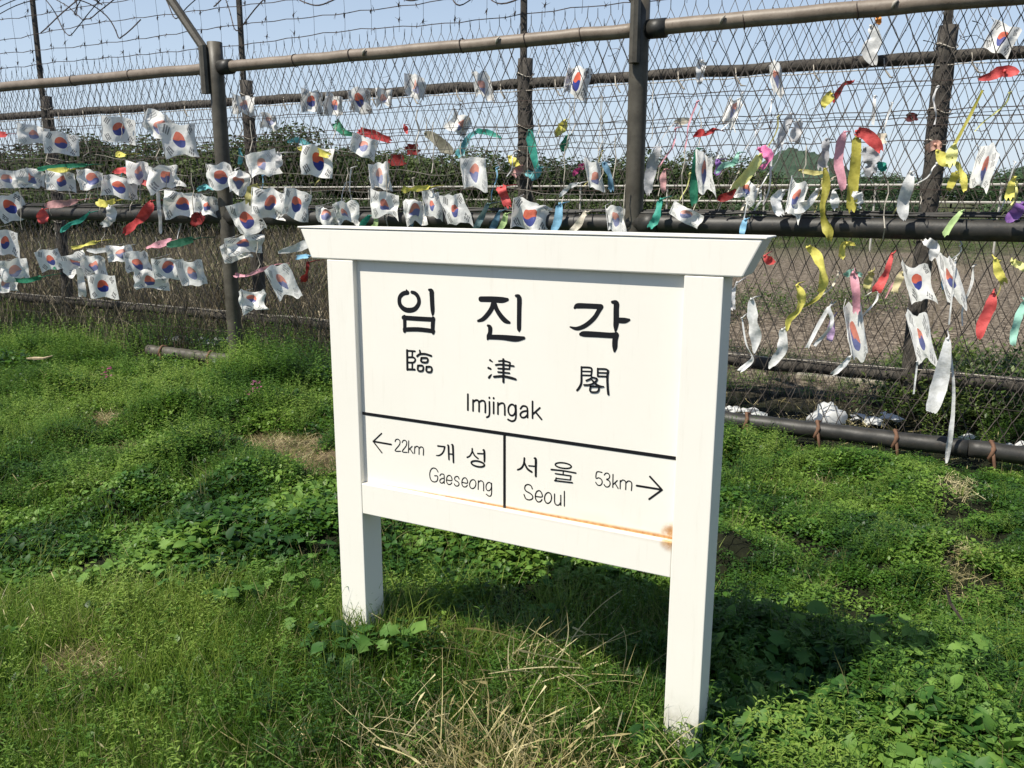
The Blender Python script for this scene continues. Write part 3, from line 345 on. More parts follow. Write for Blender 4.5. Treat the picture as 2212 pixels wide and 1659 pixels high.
RIBBONS = [
([(-8.233, 2.061, 0.058), (-8.037, 2.051, 0.057)], 'red', 5.235, 0, 'red ribbon end level with the flags at the upper left edge'),
([(-7.713, 1.729, 0.043), (-7.428, 1.75, 0.043), (-7.008, 1.761, 0.042)], 'green', 5.235, 0.3, 'dark green ribbon blown straight right above the upper flag row'),
([(-7.568, 1.71, 0.047), (-7.237, 1.723, 0.047)], 'yellow', 5.235, 0.3, 'flat yellow ribbon lying over the white flag with the red disc'),
([(-6.57, 1.833, 0.032), (-6.527, 1.84, 0.057), (-6.446, 1.831, 0.024)], 'yellow', 5.235, 0, 'tiny yellow scrap tied above the upper flag row'),
([(-6.68, 1.693, 0.033), (-6.546, 1.707, 0.073), (-6.384, 1.69, 0.032)], 'red', 5.235, 0.6, 'short crumpled red ribbon above the flag with the red and blue circle, upper row'),
([(-6.429, 1.659, 0.057), (-6.307, 1.611, 0.056), (-6.169, 1.572, 0.056)], 'crimson', 5.235, 0.1, 'straight crimson ribbon slanting down across the upper flag row'),
([(-7.626, 1.393, 0.044), (-7.488, 1.411, 0.087), (-7.288, 1.425, 0.068), (-7.141, 1.451, 0.025)], 'dustpink', 5.235, 0.4, 'dusty pink ribbon blown right over the dark rail, left side'),
([(-7.412, 1.161, 0.061), (-7.268, 1.232, 0.034), (-7.12, 1.268, 0.043), (-6.98, 1.345, 0.017)], 'teal', 5.235, 0.7, 'thin teal ribbon curling below the dark rail, left side'),
([(-7.699, 1.363, 0.035), (-7.71, 1.307, 0.114), (-7.714, 1.246, 0.088), (-7.71, 1.233, 0.035)], 'red', 5.235, 0.2, 'small round red cloth pouch hanging on the dark rail, far left'),
([(-6.892, 1.432, 0.075), (-6.782, 1.42, 0.066), (-6.656, 1.449, 0.041)], 'yellow', 5.235, 0.4, 'short yellow ribbon above the white rag left of the near post'),
([(-6.723, 1.404, 0.058), (-6.696, 1.339, 0.099), (-6.744, 1.265, 0.083), (-6.842, 1.231, 0.059)], 'white', 5.235, 0.6, 'white rag hanging from a yellow ribbon over the dark rail'),
([(-6.612, 1.166, 0.075), (-6.476, 1.237, 0.082), (-6.366, 1.303, 0.089), (-6.261, 1.392, 0.097), (-6.231, 1.447, 0.032)], 'crimson', 5.235, 0.5, 'broad crimson ribbon with folded top hanging before the dark rail'),
([(-6.117, 1.533, 0.036), (-6.12, 1.424, 0.036), (-6.118, 1.307, 0.036), (-6.129, 1.168, 0.036)], 'white', 5.235, 0.3, 'narrow white ribbon hanging straight down across the dark rail'),
([(-6.308, 1.04, 0.024), (-6.146, 1.076, 0.065), (-5.989, 1.112, 0.056)], 'pink', 5.235, 0.7, 'ragged pink ribbon left of the dark green ribbon below the dark rail'),
([(-6.027, 1.072, 0.04), (-5.862, 1.1, 0.071), (-5.699, 1.135, 0.055)], 'darkgreen', 5.235, 0.2, 'dark green ribbon with lime edge left of the near post below the dark rail'),
([(-7.339, 1.009, 0.043), (-7.191, 1.031, 0.03), (-6.991, 1.078, 0.051)], 'yellow', 5.235, 0.5, 'thin mossy yellow ribbon beside the left back post'),
([(-7.111, 1.003, 0.026), (-6.972, 0.995, 0.055), (-6.679, 1.037, 0.021)], 'white', 5.235, 0.2, 'white folded plastic strip lying flat above the lower flag row'),
([(-8.301, 0.68, 0.055), (-8.04, 0.674, 0.05), (-7.804, 0.72, 0.063)], 'green', 5.235, 0.3, 'green ribbon blown right at the far left of the lower row'),
([(-7.871, 0.816, 0.018), (-7.729, 0.83, 0.04), (-7.622, 0.808, 0.031)], 'green', 5.235, 0.5, 'small green scrap beneath the clean tilted flag'),
([(-5.292, 0.848, 0.054), (-5.169, 0.846, 0.023), (-5.013, 0.898, 0.034), (-4.871, 0.941, 0.034)], 'pink', 5.235, 0.6, 'pink ribbon streaming right from the near post'),
([(-4.556, 0.836, 0.081), (-4.51, 0.89, 0.037), (-4.485, 0.985, 0.029)], 'darkred', 5.235, 0.5, 'dark red ribbon hanging left of the sign post'),
([(-4.595, 1.017, 0.044), (-4.463, 1.036, 0.036)], 'skyblue', 5.235, 0.4, 'light blue scrap touching the left tip of the sign top'),
([(-5.747, 1.242, 0.039), (-5.681, 1.297, 0.125), (-5.632, 1.351, 0.085)], 'darkred', 5.235, 0.5, 'dark red plastic packet caught under a crumpled flag by the near post'),
([(-4.529, 1.851, 0.036), (-4.399, 1.834, 0.07), (-4.237, 1.79, 0.056)], 'yellow', 5.235, 0.3, 'yellow ribbon draped over the flag with the clear circle'),
([(-5.067, 1.431, 0.075), (-5.0, 1.522, 0.133), (-4.956, 1.583, 0.03)], 'khaki', 5.235, 0.4, 'mustard cloth triangle right of the near post'),
([(-5.086, 2.152, 0.101), (-5.007, 2.061, 0.075), (-4.833, 2.024, 0.033)], 'green', 6.37, 0.4, 'green ribbon draping down right against the trees, between the near posts'),
([(-4.816, 2.063, 0.066), (-4.69, 2.035, 0.09), (-4.468, 1.966, 0.065)], 'crimson', 6.37, 0.4, 'long crimson ribbon blown right above the tree line'),
([(-4.31, 1.892, 0.105), (-4.166, 1.889, 0.104)], 'darkred', 6.37, 0.1, 'dark red square cloth, upper one of two beside each other'),
([(-4.469, 1.801, 0.106), (-4.303, 1.799, 0.105)], 'darkred', 6.37, 0.1, 'dark red square cloth, lower one of two with a curled edge'),
([(-4.125, 2.019, 0.056), (-4.037, 1.986, 0.087), (-3.913, 1.884, 0.118), (-3.905, 1.838, 0.095)], 'olive', 6.37, 0.2, 'olive grey cloth triangle hung like an awning against the trees'),
([(-4.323, 2.094, 0.032), (-4.305, 2.055, 0.048), (-4.296, 2.016, 0.016)], 'red', 6.37, 0.5, 'tiny red knot of ribbon against the sky'),
([(-3.575, 1.538, 0.06), (-3.462, 1.545, 0.047), (-3.336, 1.557, 0.04)], 'yellow', 5.235, 0.5, 'yellow ribbon lying along the far white railing line'),
([(-3.809, 1.814, 0.094), (-3.749, 1.895, 0.062), (-3.694, 1.976, 0.046), (-3.605, 2.022, 0.038)], 'aqua', 6.37, 0.6, 'blue green ribbon arching up left against the trees'),
([(-3.605, 2.022, 0.046), (-3.495, 2.007, 0.053), (-3.378, 1.96, 0.023)], 'teal', 6.37, 0.5, 'teal ribbon continuing right from the blue green arch'),
([(-2.801, 2.078, 0.029), (-2.824, 2.026, 0.095), (-2.887, 1.961, 0.037)], 'yellow', 6.37, 0.4, 'crumpled yellow ribbon alone against the sky'),
([(-2.775, 1.958, 0.029), (-2.798, 1.884, 0.073), (-2.821, 1.839, 0.029)], 'green', 6.37, 0.6, 'forked green ribbon knotted below the crumpled yellow one'),
([(-3.066, 2.001, 0.059), (-3.041, 1.884, 0.073), (-3.011, 1.759, 0.059), (-2.99, 1.681, 0.074)], 'teal', 6.25, 0.4, 'long teal ribbon wound down the middle back post'),
([(-3.069, 1.681, 0.052), (-2.991, 1.651, 0.081), (-2.947, 1.715, 0.051)], 'aqua', 6.21, 0.5, 'blue ribbon knotted round the middle back post'),
([(-3.293, 1.812, 0.046), (-3.25, 1.767, 0.076), (-3.199, 1.752, 0.045)], 'yellow', 6.37, 0.6, 'ragged yellow green ribbon left of the middle back post'),
([(-3.275, 1.65, 0.046), (-3.224, 1.701, 0.083), (-3.199, 1.737, 0.03)], 'dustpink', 6.37, 0.4, 'dusty pink cloth left of the middle back post below the yellow ribbon'),
([(-2.73, 1.66, 0.029), (-2.683, 1.709, 0.059), (-2.636, 1.737, 0.044)], 'magenta', 6.37, 0.7, 'magenta lace scrap left of the narrow grey flag'),
([(-2.026, 1.704, 0.041), (-1.986, 1.623, 0.036), (-1.971, 1.531, 0.047)], 'steelblue', 5.235, 0.5, 'steel blue ribbon bundle left of the right near post'),
([(-2.762, 1.556, 0.076), (-2.734, 1.494, 0.063), (-2.705, 1.427, 0.057)], 'red', 5.235, 0.4, 'salmon red ribbon hanging above the sign left of the big crumpled flag'),
([(-2.998, 1.253, 0.039), (-2.937, 1.349, 0.052), (-2.885, 1.444, 0.026)], 'tealgrey', 5.235, 0.3, 'grey teal ribbon rising above the middle of the sign'),
([(-2.864, 1.255, 0.026), (-2.82, 1.313, 0.051), (-2.784, 1.395, 0.019)], 'steelblue', 5.235, 0.3, 'slim steel blue ribbon beside the lime one above the sign'),
([(-2.784, 1.257, 0.032), (-2.741, 1.321, 0.045), (-2.727, 1.377, 0.032)], 'lime', 5.235, 0.3, 'lime green ribbon above the sign left of the big crumpled flag'),
([(-2.404, 1.247, 0.037), (-2.358, 1.327, 0.068), (-2.346, 1.447, 0.043)], 'skyblue', 5.235, 0.4, 'light blue ribbon above the sign right of the big crumpled flag'),
([(-2.269, 1.25, 0.037), (-2.204, 1.311, 0.055), (-2.147, 1.395, 0.042)], 'cream', 5.235, 0.4, 'beige ribbon slanting above the sign'),
([(-3.986, 1.253, 0.042), (-3.923, 1.309, 0.049), (-3.879, 1.35, 0.035)], 'teal', 5.235, 0.4, 'teal ribbon tip above the left part of the sign'),
([(-3.825, 1.438, 0.034), (-3.805, 1.304, 0.041), (-3.849, 1.262, 0.035)], 'lime', 5.235, 0.4, 'pale lime ribbon under the flag with the pale red disc'),
([(-3.518, 1.275, 0.027), (-3.532, 1.341, 0.054), (-3.546, 1.4, 0.034)], 'steelblue', 5.235, 0.4, 'blue ribbon left of the crumpled white and blue flag'),
([(-2.334, 1.495, 0.024), (-2.268, 1.555, 0.036), (-2.203, 1.578, 0.018)], 'white', 5.235, 0.5, 'small white ribbon above the light blue one'),
([(-1.706, 1.302, 0.041), (-1.663, 1.366, 0.058), (-1.638, 1.48, 0.046)], 'seagreen', 5.235, 0.5, 'white backed green ribbon hanging just right of the near post'),
([(-1.634, 1.659, 0.017), (-1.643, 1.598, 0.046), (-1.634, 1.522, 0.029)], 'dustpink', 5.235, 0.3, 'leaf shaped dusty pink ribbon right of the near post'),
([(-1.669, 1.793, 0.034), (-1.707, 1.705, 0.075), (-1.727, 1.593, 0.064), (-1.73, 1.508, 0.047)], 'greyrag', 5.235, 0.7, 'grey rag bundle leaning against the right near post'),
([(-1.425, 1.777, 0.039), (-1.431, 1.673, 0.051), (-1.437, 1.564, 0.051), (-1.431, 1.442, 0.046)], 'green', 5.235, 0.1, 'straight dark green ribbon hanging right of the near post, tallest green one'),
([(-1.451, 1.847, 0.011), (-1.407, 1.868, 0.05), (-1.373, 1.861, 0.022), (-1.324, 1.887, 0.044)], 'crimson', 5.235, 0.5, 'crimson bow knotted on the mesh against the sky'),
([(-1.309, 1.71, 0.028), (-1.296, 1.672, 0.05), (-1.31, 1.623, 0.034)], 'purple', 5.235, 0.3, 'shiny purple ribbon beside the hanging flag with the peach disc'),
([(-1.305, 1.634, 0.022), (-1.268, 1.677, 0.044), (-1.192, 1.692, 0.017)], 'mint', 5.235, 0.5, 'mint ribbon curling right beside the purple one'),
([(-1.049, 1.737, 0.054), (-1.087, 1.664, 0.066), (-1.137, 1.6, 0.066), (-1.197, 1.541, 0.05)], 'lemon', 5.235, 0.1, 'long lemon yellow ribbon slanting down left, above the sign right end'),
([(-1.067, 1.774, 0.065), (-1.02, 1.747, 0.07), (-1.009, 1.694, 0.033), (-1.054, 1.655, 0.038)], 'hotpink', 5.235, 0.8, 'frilly hot pink rag at the head of the lemon ribbon'),
([(-1.285, 1.481, 0.045), (-1.208, 1.509, 0.05), (-1.157, 1.568, 0.028)], 'darkred', 5.235, 0.4, 'rusty red ribbon behind the foot of the lemon ribbon'),
([(-1.918, 2.033, 0.027), (-1.858, 2.037, 0.062), (-1.799, 2.042, 0.034)], 'cream', 6.37, 0.1, 'cream oval tag high on the mesh right of the near post'),
([(-0.873, 2.087, 0.025), (-0.864, 2.123, 0.063), (-0.826, 2.175, 0.069)], 'yellow', 6.37, 0.2, 'yellow cloth tip joined to a red streamer against the sky'),
([(-0.822, 2.127, 0.032), (-0.786, 2.197, 0.038), (-0.755, 2.243, 0.025), (-0.703, 2.252, 0.031)], 'crimson', 6.37, 0.5, 'red streamer curving up right from the yellow tip'),
([(-1.164, 1.831, 0.046), (-1.138, 1.924, 0.059), (-1.107, 2.01, 0.065), (-1.091, 2.059, 0.032)], 'sheer', 6.37, 0.3, 'sheer pinkish plastic streamer against the sky, left of two'),
([(-1.052, 1.859, 0.078), (-1.039, 1.94, 0.097), (-1.026, 2.014, 0.045)], 'sheer', 6.37, 0.5, 'sheer white plastic scrap against the sky, right of two'),
([(-0.695, 1.816, 0.031), (-0.698, 1.728, 0.068), (-0.711, 1.649, 0.048)], 'greyrag', 5.235, 0.5, 'limp grey rag above the twisted olive ribbon'),
([(-0.823, 1.645, 0.021), (-0.74, 1.629, 0.032), (-0.68, 1.633, 0.016)], 'khaki', 5.235, 0.3, 'thin olive yellow ribbon blown left from the twisted one'),
([(-0.687, 1.651, 0.026), (-0.669, 1.561, 0.048), (-0.681, 1.458, 0.032), (-0.67, 1.38, 0.043), (-0.639, 1.301, 0.059), (-0.63, 1.249, 0.048)], 'olive2', 5.235, 0.7, 'long twisted olive yellow ribbon crossing the dark rail'),
([(-0.594, 1.849, 0.026), (-0.611, 1.789, 0.062), (-0.615, 1.688, 0.058), (-0.587, 1.586, 0.052), (-0.577, 1.53, 0.021)], 'pink', 5.235, 0.2, 'broad pale pink ribbon hanging left of the mustard one'),
([(-0.534, 1.822, 0.057), (-0.529, 1.712, 0.067), (-0.531, 1.561, 0.063), (-0.529, 1.418, 0.063)], 'mustard', 5.235, 0.1, 'broad mustard yellow ribbon hanging straight, widest of the right side'),
([(-0.536, 1.852, 0.057), (-0.482, 1.835, 0.072), (-0.435, 1.79, 0.072), (-0.402, 1.74, 0.056)], 'red', 5.235, 0.2, 'bright red ribbon arching right over the mustard one'),
([(-0.485, 1.761, 0.052), (-0.438, 1.691, 0.103), (-0.449, 1.623, 0.067)], 'greyrag', 5.235, 0.6, 'bluish grey plastic under the red arching ribbon'),
([(-0.433, 1.819, 0.051), (-0.385, 1.808, 0.071)], 'cream', 5.235, 0.1, 'off white cloth patch right of the red arching ribbon'),
([(-0.411, 1.68, 0.021), (-0.386, 1.66, 0.056), (-0.365, 1.64, 0.02)], 'teal', 5.235, 0.8, 'teal shred below the red arching ribbon'),
([(-0.556, 2.15, 0.019), (-0.553, 2.056, 0.025), (-0.551, 1.967, 0.019)], 'white', 6.37, 0.1, 'thin white strip hanging below the grey white rag against the sky'),
([(-0.351, 2.001, 0.049), (-0.318, 2.006, 0.067), (-0.284, 2.002, 0.043)], 'maroon', 6.37, 0.2, 'dark maroon rosette on the mesh left of the right back post'),
([(-0.177, 1.745, 0.05), (-0.134, 1.773, 0.055), (-0.106, 1.758, 0.035)], 'peach', 5.235, 0.4, 'peach cloth scrap at the left of the yellow bow'),
([(-0.122, 1.739, 0.025), (-0.086, 1.695, 0.075), (-0.045, 1.68, 0.055)], 'yellow', 5.235, 0.4, 'yellow bow lobe before the right back post'),
([(-0.041, 1.77, 0.025), (-0.049, 1.716, 0.064), (-0.048, 1.665, 0.055)], 'lemon', 5.235, 0.2, 'bright lemon bow lobe right of the right back post'),
([(0.06, 2.035, 0.014), (0.007, 1.89, 0.017), (-0.041, 1.769, 0.02)], 'olive2', 5.215000000000001, 0.5, 'twisted yellow green cord rising right from the bow'),
([(-0.022, 1.675, 0.025), (0.017, 1.595, 0.045), (0.033, 1.525, 0.02)], 'yellow', 5.235, 0.3, 'banana shaped yellow ribbon right of the olive one near the right back post'),
([(-0.017, 1.627, 0.045), (-0.034, 1.571, 0.045), (-0.043, 1.535, 0.03)], 'olive2', 5.235, 0.3, 'olive ribbon folded behind the banana shaped one'),
([(0.041, 2.093, 0.024), (0.091, 2.104, 0.048), (0.141, 2.126, 0.062), (0.204, 2.116, 0.047)], 'red', 5.235, 0.5, 'bright red cloth blown right near the top right edge'),
([(0.257, 1.596, 0.019), (0.244, 1.558, 0.044), (0.244, 1.487, 0.049)], 'yellow', 5.235, 0.2, 'yellow ribbon hanging at the right edge above the dark rail'),
([(0.24, 1.373, 0.034), (0.278, 1.411, 0.073), (0.305, 1.464, 0.063)], 'purple', 5.235, 0.4, 'purple ribbon crossing the dark rail at the right edge'),
([(-1.112, 1.363, 0.033), (-1.124, 1.305, 0.039), (-1.127, 1.264, 0.033)], 'skyblue', 5.235, 0.1, 'light blue ribbon before the dark rail above the right end of the sign'),
([(-1.11, 1.509, 0.008), (-1.121, 1.428, 0.008), (-1.132, 1.346, 0.008)], 'white', 5.235, 0.2, 'white string leading down to the light blue ribbon'),
([(-0.908, 1.53, 0.043), (-0.947, 1.483, 0.071), (-0.932, 1.424, 0.06), (-0.904, 1.392, 0.044)], 'white', 5.235, 0.4, 'curled white ribbon over the dark rail, right of the light blue one'),
([(-0.72, 1.536, 0.048), (-0.753, 1.468, 0.043), (-0.818, 1.43, 0.07), (-0.866, 1.446, 0.027)], 'white', 5.235, 0.5, 'white swoosh shaped ribbon left of the twisted olive one'),
([(-0.627, 1.53, 0.021), (-0.618, 1.484, 0.053), (-0.609, 1.427, 0.032)], 'greywhite', 5.235, 0.2, 'white teardrop scrap right of the twisted olive ribbon'),
([(-0.508, 1.52, 0.068), (-0.489, 1.469, 0.052), (-0.491, 1.433, 0.037)], 'white', 5.235, 0.8, 'tattered white plastic behind the mustard ribbon'),
([(0.03, 1.423, 0.025), (-0.008, 1.364, 0.035), (-0.041, 1.294, 0.04)], 'lime', 5.235, 0.3, 'pale lime ribbon slanting across the dark rail'),
([(-1.731, 2.448, 0.087), (-1.74, 2.367, 0.067), (-1.743, 2.291, 0.047)], 'white', 6.37, 0.3, 'short white strip tied on the old back rail right of the near post'),
([(-0.624, 2.598, 0.055), (-0.583, 2.523, 0.091), (-0.61, 2.439, 0.123), (-0.574, 2.35, 0.043)], 'greywhite', 6.37, 0.3, 'grey white angular rag over the old back rail, top right'),
([(-0.584, 2.654, 0.03), (-0.575, 2.625, 0.042), (-0.573, 2.597, 0.024)], 'orange', 6.37, 0.5, 'small orange knot above the angular grey white rag'),
([(-0.238, 1.629, 0.03), (-0.246, 1.56, 0.066), (-0.264, 1.46, 0.072), (-0.247, 1.375, 0.036)], 'greywhite', 5.235, 0.4, 'greyish white ribbon hanging over the dark rail left of the right back post'),
([(-0.984, 1.152, 0.028), (-0.955, 1.126, 0.061), (-0.922, 1.116, 0.022)], 'red', 5.235, 0.1, 'small red triangle just right of the sign top'),
([(-1.054, 0.887, 0.045), (-1.036, 0.764, 0.079), (-1.012, 0.651, 0.068), (-1.017, 0.553, 0.017)], 'greywhite', 5.235, 0.5, 'translucent white rag beside the right sign post'),
([(-1.1, 0.771, 0.011), (-1.066, 0.618, 0.014), (-1.021, 0.535, 0.017), (-1.041, 0.489, 0.034), (-1.094, 0.44, 0.04)], 'white', 5.235, 0.6, 'white ribbon tail curling low beside the right sign post'),
([(-0.747, 1.209, 0.038), (-0.695, 1.167, 0.065), (-0.658, 1.088, 0.059), (-0.641, 1.003, 0.059), (-0.663, 0.953, 0.033)], 'yellow', 5.235, 0.5, 'big twisted yellow ribbon just below the dark rail'),
([(-0.641, 1.008, 0.032), (-0.661, 0.926, 0.024), (-0.747, 0.855, 0.014)], 'olive2', 5.235, 0.5, 'thin olive tail under the big twisted yellow ribbon'),
([(-0.493, 1.232, 0.021), (-0.553, 1.23, 0.037), (-0.556, 1.151, 0.043)], 'yellow', 5.235, 0.2, 'short yellow ribbon hooked below the dark rail, left of the red ones'),
([(-0.79, 0.985, 0.033), (-0.759, 0.921, 0.06), (-0.769, 0.843, 0.033), (-0.818, 0.779, 0.039), (-0.829, 0.705, 0.022)], 'yellow', 5.235, 0.6, 'S shaped yellow ribbon between the red triangle and the pink ribbon'),
([(-0.485, 1.074, 0.053), (-0.461, 0.964, 0.053), (-0.448, 0.841, 0.043)], 'pink', 5.235, 0.1, 'straight pink ribbon hanging below the dark rail'),
([(-0.533, 1.051, 0.037), (-0.49, 1.074, 0.037), (-0.439, 1.055, 0.026)], 'mint', 5.235, 0.8, 'mint lace tied at the head of the straight pink ribbon'),
([(-0.29, 1.186, 0.021), (-0.31, 1.089, 0.037), (-0.331, 1.023, 0.058), (-0.358, 0.969, 0.058)], 'red', 5.235, 0.3, 'bright red ribbon left of the large flag with pink edge'),
([(-0.387, 1.084, 0.042), (-0.403, 1.033, 0.053), (-0.408, 0.98, 0.032)], 'khaki', 5.235, 0.6, 'pale olive scrap left of the bright red ribbon'),
([(-0.228, 1.08, 0.036), (-0.252, 1.022, 0.047), (-0.261, 0.964, 0.037)], 'straw', 5.235, 0.4, 'straw coloured scrap right of the bright red ribbon'),
([(0.226, 0.995, 0.025), (0.22, 0.925, 0.06), (0.192, 0.822, 0.066), (0.187, 0.74, 0.025)], 'red', 5.235, 0.2, 'long bright red ribbon low at the right, before green weeds'),
([(0.38, 0.959, 0.034), (0.356, 0.871, 0.04), (0.345, 0.782, 0.045), (0.348, 0.722, 0.03)], 'mint', 5.235, 0.3, 'mint ribbon hanging at the right edge'),
([(0.214, 1.178, 0.025), (0.235, 1.112, 0.05), (0.271, 1.052, 0.045)], 'yellow', 5.235, 0.3, 'yellow ribbon below the dark rail near the right edge'),
([(0.293, 1.166, 0.039), (0.334, 1.143, 0.039), (0.362, 1.115, 0.024)], 'lemon', 5.235, 0.6, 'lemon ribbon just right of the other yellow one at the right edge'),
([(-0.705, 0.619, 0.025), (-0.657, 0.74, 0.025), (-0.604, 0.864, 0.024)], 'white', 5.235, 0.2, 'left strand of the white ribbon loop low on the right'),
([(-0.604, 0.864, 0.024), (-0.576, 0.795, 0.024), (-0.594, 0.733, 0.025), (-0.664, 0.634, 0.025)], 'white', 5.235, 0.5, 'right strand of the white ribbon loop low on the right'),
([(-0.583, 0.795, 0.027), (-0.583, 0.726, 0.049), (-0.588, 0.662, 0.044)], 'lilac', 5.235, 0.1, 'small lilac ribbon hanging from the white ribbon loop'),
([(-0.857, 0.714, 0.045), (-0.847, 0.65, 0.062), (-0.86, 0.572, 0.067), (-0.917, 0.481, 0.051)], 'greywhite', 5.235, 0.5, 'frayed white ribbon left of the white loop'),
([(-0.464, 0.584, 0.027), (-0.5, 0.525, 0.033), (-0.552, 0.47, 0.027)], 'white', 5.235, 0.5, 'white tail blown left under the twisted long flag'),
([(0.034, 0.733, 0.041), (0.031, 0.628, 0.072), (0.021, 0.495, 0.089), (0.002, 0.364, 0.084), (-0.011, 0.303, 0.047)], 'white', 5.235, 0.1, 'broad bright white ribbon hanging lowest on the right'),
([(0.049, 0.682, 0.013), (0.088, 0.475, 0.018), (0.103, 0.289, 0.021), (0.101, 0.126, 0.032), (0.099, 0.002, 0.021)], 'greywhite', 5.235, 0.4, 'long grey cord hanging to the grass behind the broad white ribbon'),
([(-0.106, 0.589, 0.01), (-0.107, 0.4, 0.011)], 'white', 5.235, 0.2, 'thin white string below the twisted flag by the back post'),
([(0.026, 1.166, 0.01), (0.029, 0.964, 0.01), (0.031, 0.81, 0.01)], 'greywhite', 5.235, 0.2, 'thin pale string right of the long narrow flag'),
([(-0.129, 1.262, 0.051), (-0.084, 1.225, 0.061), (-0.092, 1.162, 0.041)], 'greywhite', 5.235, 0.5, 'whitish leaf of plastic hanging from the dark rail by the back post'),
([(-1.144, 0.984, 0.028), (-1.173, 0.898, 0.046), (-1.157, 0.819, 0.04)], 'sheer', 5.235, 0.8, 'torn plastic shreds hanging behind the right sign post'),
([(-7.258, 0.745, 0.022), (-7.268, 0.561, 0.022)], 'white', 5.235, 0.2, 'white tail below the crumpled flags of the lower left row'),
([(-7.204, 0.833, 0.069), (-7.2, 0.695, 0.069), (-7.194, 0.574, 0.07)], 'greywhite', 5.235, 0.2, 'wide pale strip hanging beside the square flat flag'),
([(-4.804, 1.051, 0.03), (-4.609, 1.093, 0.081), (-4.456, 1.144, 0.058), (-4.371, 1.182, 0.029)], 'greywhite', 5.235, 0.6, 'grey plastic streamer running up to the left end of the sign top'),
([(-1.179, 1.75, 0.022), (-1.193, 1.708, 0.039), (-1.218, 1.671, 0.022)], 'mint', 5.235, 0.4, 'small mint scrap left of the hot pink rag'),
([(-6.241, 1.934, 0.027), (-6.224, 1.856, 0.054), (-6.254, 1.786, 0.036)], 'aqua', 6.37, 0.3, 'pale aqua ribbon right of the near post against the trees'),
([(-5.664, 1.989, 0.026), (-5.54, 2.002, 0.06), (-5.388, 1.957, 0.026)], 'aqua', 6.37, 0.6, 'aqua lace scrap against the trees left of the yellow draped flag'),
([(-4.745, 1.821, 0.036), (-4.731, 1.765, 0.065), (-4.763, 1.709, 0.036)], 'sheer', 5.235, 0.6, 'sheer plastic tuft left of the yellow draped flag'),
([(-5.622, 1.54, 0.031), (-5.541, 1.563, 0.054), (-5.432, 1.548, 0.03)], 'aqua', 5.235, 0.6, 'aqua net scrap left of the near post between the flag rows'),
]

BARE = [(-3.45, 3.66, .42, .26), (-4.9, 3.75, .42, .24), (-3.0, 3.45, .35, .2), (-3.9, 4.5, .35, .18), (-2.35, 1.55, .18, .12), (-4.2, 3.3, .3, .15)]
rm = random.Random(77)
MOUND = [(rm.uniform(-8, 1.2), rm.uniform(2.6, 5.1), rm.uniform(.16, .42), rm.uniform(.05, .17)) for _ in range(95)] + [(-1.66, 2.12, .16, .10), (-2.3, 2.65, .35, .16), (-2.75, 2.45, .3, .14), (-.62, 2.05, .12, .05)]
MOUND = [q for q in MOUND if not (abs(q[0]+1.1) < .75 and q[1] < 3.1 and q[2] > .2)]

# ------------------------------------------------------------ ground height
def gz(x, y):
    """ground height; gentle lumps, flat along the fence"""
    h = 0.05*mn.noise(Vector((x*0.55, y*0.55, 1.3))) + 0.025*mn.noise(Vector((x*1.7, y*1.7, 5.1)))
    h -= 0.02
    for mx, my, mr, mh in MOUND:
        dd = ((x-mx)**2 + (y-my)**2)/(mr*mr)
        if dd < 1 and not (-6.9 < x < -5.35 and y > 4.2): h += mh*(1-dd)**.9*min(1, max(0, (5.3-y)/.5))*.5
    if y < 5.2:
        k = mn.noise(Vector((x*2.3, y*2.3, 8.8))) + .5*mn.noise(Vector((x*4.7, y*4.7, 2.2)))
        h += .07*max(0, k)*min(1, max(0, (5.2-y)/.5))*min(1, max(.25, abs(x+1.1)-.3))
    if y > 8: h *= 0.6
    # low rise round the left sign post
    h += 0.06*math.exp(-((x+1.9)**2 + (y-2.2)**2)/0.5)
    return h

# ------------------------------------------------------------ materials
def mat_ground():
    N = NT("soil_and_field")
    P = N.pos(); x, y, z = N.sep(P)
    big = N.noise(0.35, 3, 0.6, P)
    fine = N.noise(14, 6, 0.7, P)
    cr = N.n("ShaderNodeTexVoronoi", feature='DISTANCE_TO_EDGE'); cr.inputs['Scale'].default_value = 7.5
    wp = N.n("ShaderNodeVectorMath", operation='ADD'); N.l(P.s, wp.inputs[0])
    nz = N.n("ShaderNodeTexNoise"); nz.inputs['Scale'].default_value = 3; N.l(nz.outputs['Color'], wp.inputs[1])
    N.l(P.s, nz.inputs['Vector']); N.l(wp.outputs[0], cr.inputs['Vector'])
    crack = E(N, cr.outputs[0]).clamp01(0.0, 0.06)
    bs = x*0.0
    for cx_, cy_, rx_, ry_ in BARE:
        bs = bs.max((((x - cx_)/(rx_*1.3)).sq() + ((y - cy_)/(ry_*1.3)).sq()).clamp01(.3, 1).inv())
    near = N.mix(bs, N.ramp(fine, [(0.3, (.006, .008, .003)), (0.7, (.018, .020, .009))]), N.ramp(fine, [(0.3, (.06, .045, .026)), (0.55, (.14, .105, .065)), (0.8, (.22, .17, .11))]))
    field = N.ramp(fine, [(0.34, (.045, .035, .025)), (0.5, (.165, .132, .098)), (0.66, (.36, .305, .235))])
    field = N.mix(crack.inv()*0.7, field, (.03, .022, .015))
    green = N.ramp(fine, [(0.35, (.03, .045, .012)), (0.7, (.09, .11, .035))])
    far = y.clamp01(6.2, 7.4)
    c = N.mix(far, near, field)
    gm = (y.clamp01(18, 34) + (x - y*0.05).clamp01(0.2, 1.4)*far).min(1.0)*big.clamp01(.3, .55)
    gm = gm.max((x*-1.0 + -4.0).clamp01(0, 5)*far*N.noise(.6, 4, .6, P).clamp01(.4, .62)*0.8)
    c = N.mix(gm, c, green)
    return N.done(N.bsdf(c, 0.95, N.bump(fine*0.6 + crack*0.6, 0.8, 0.05), 0.15))

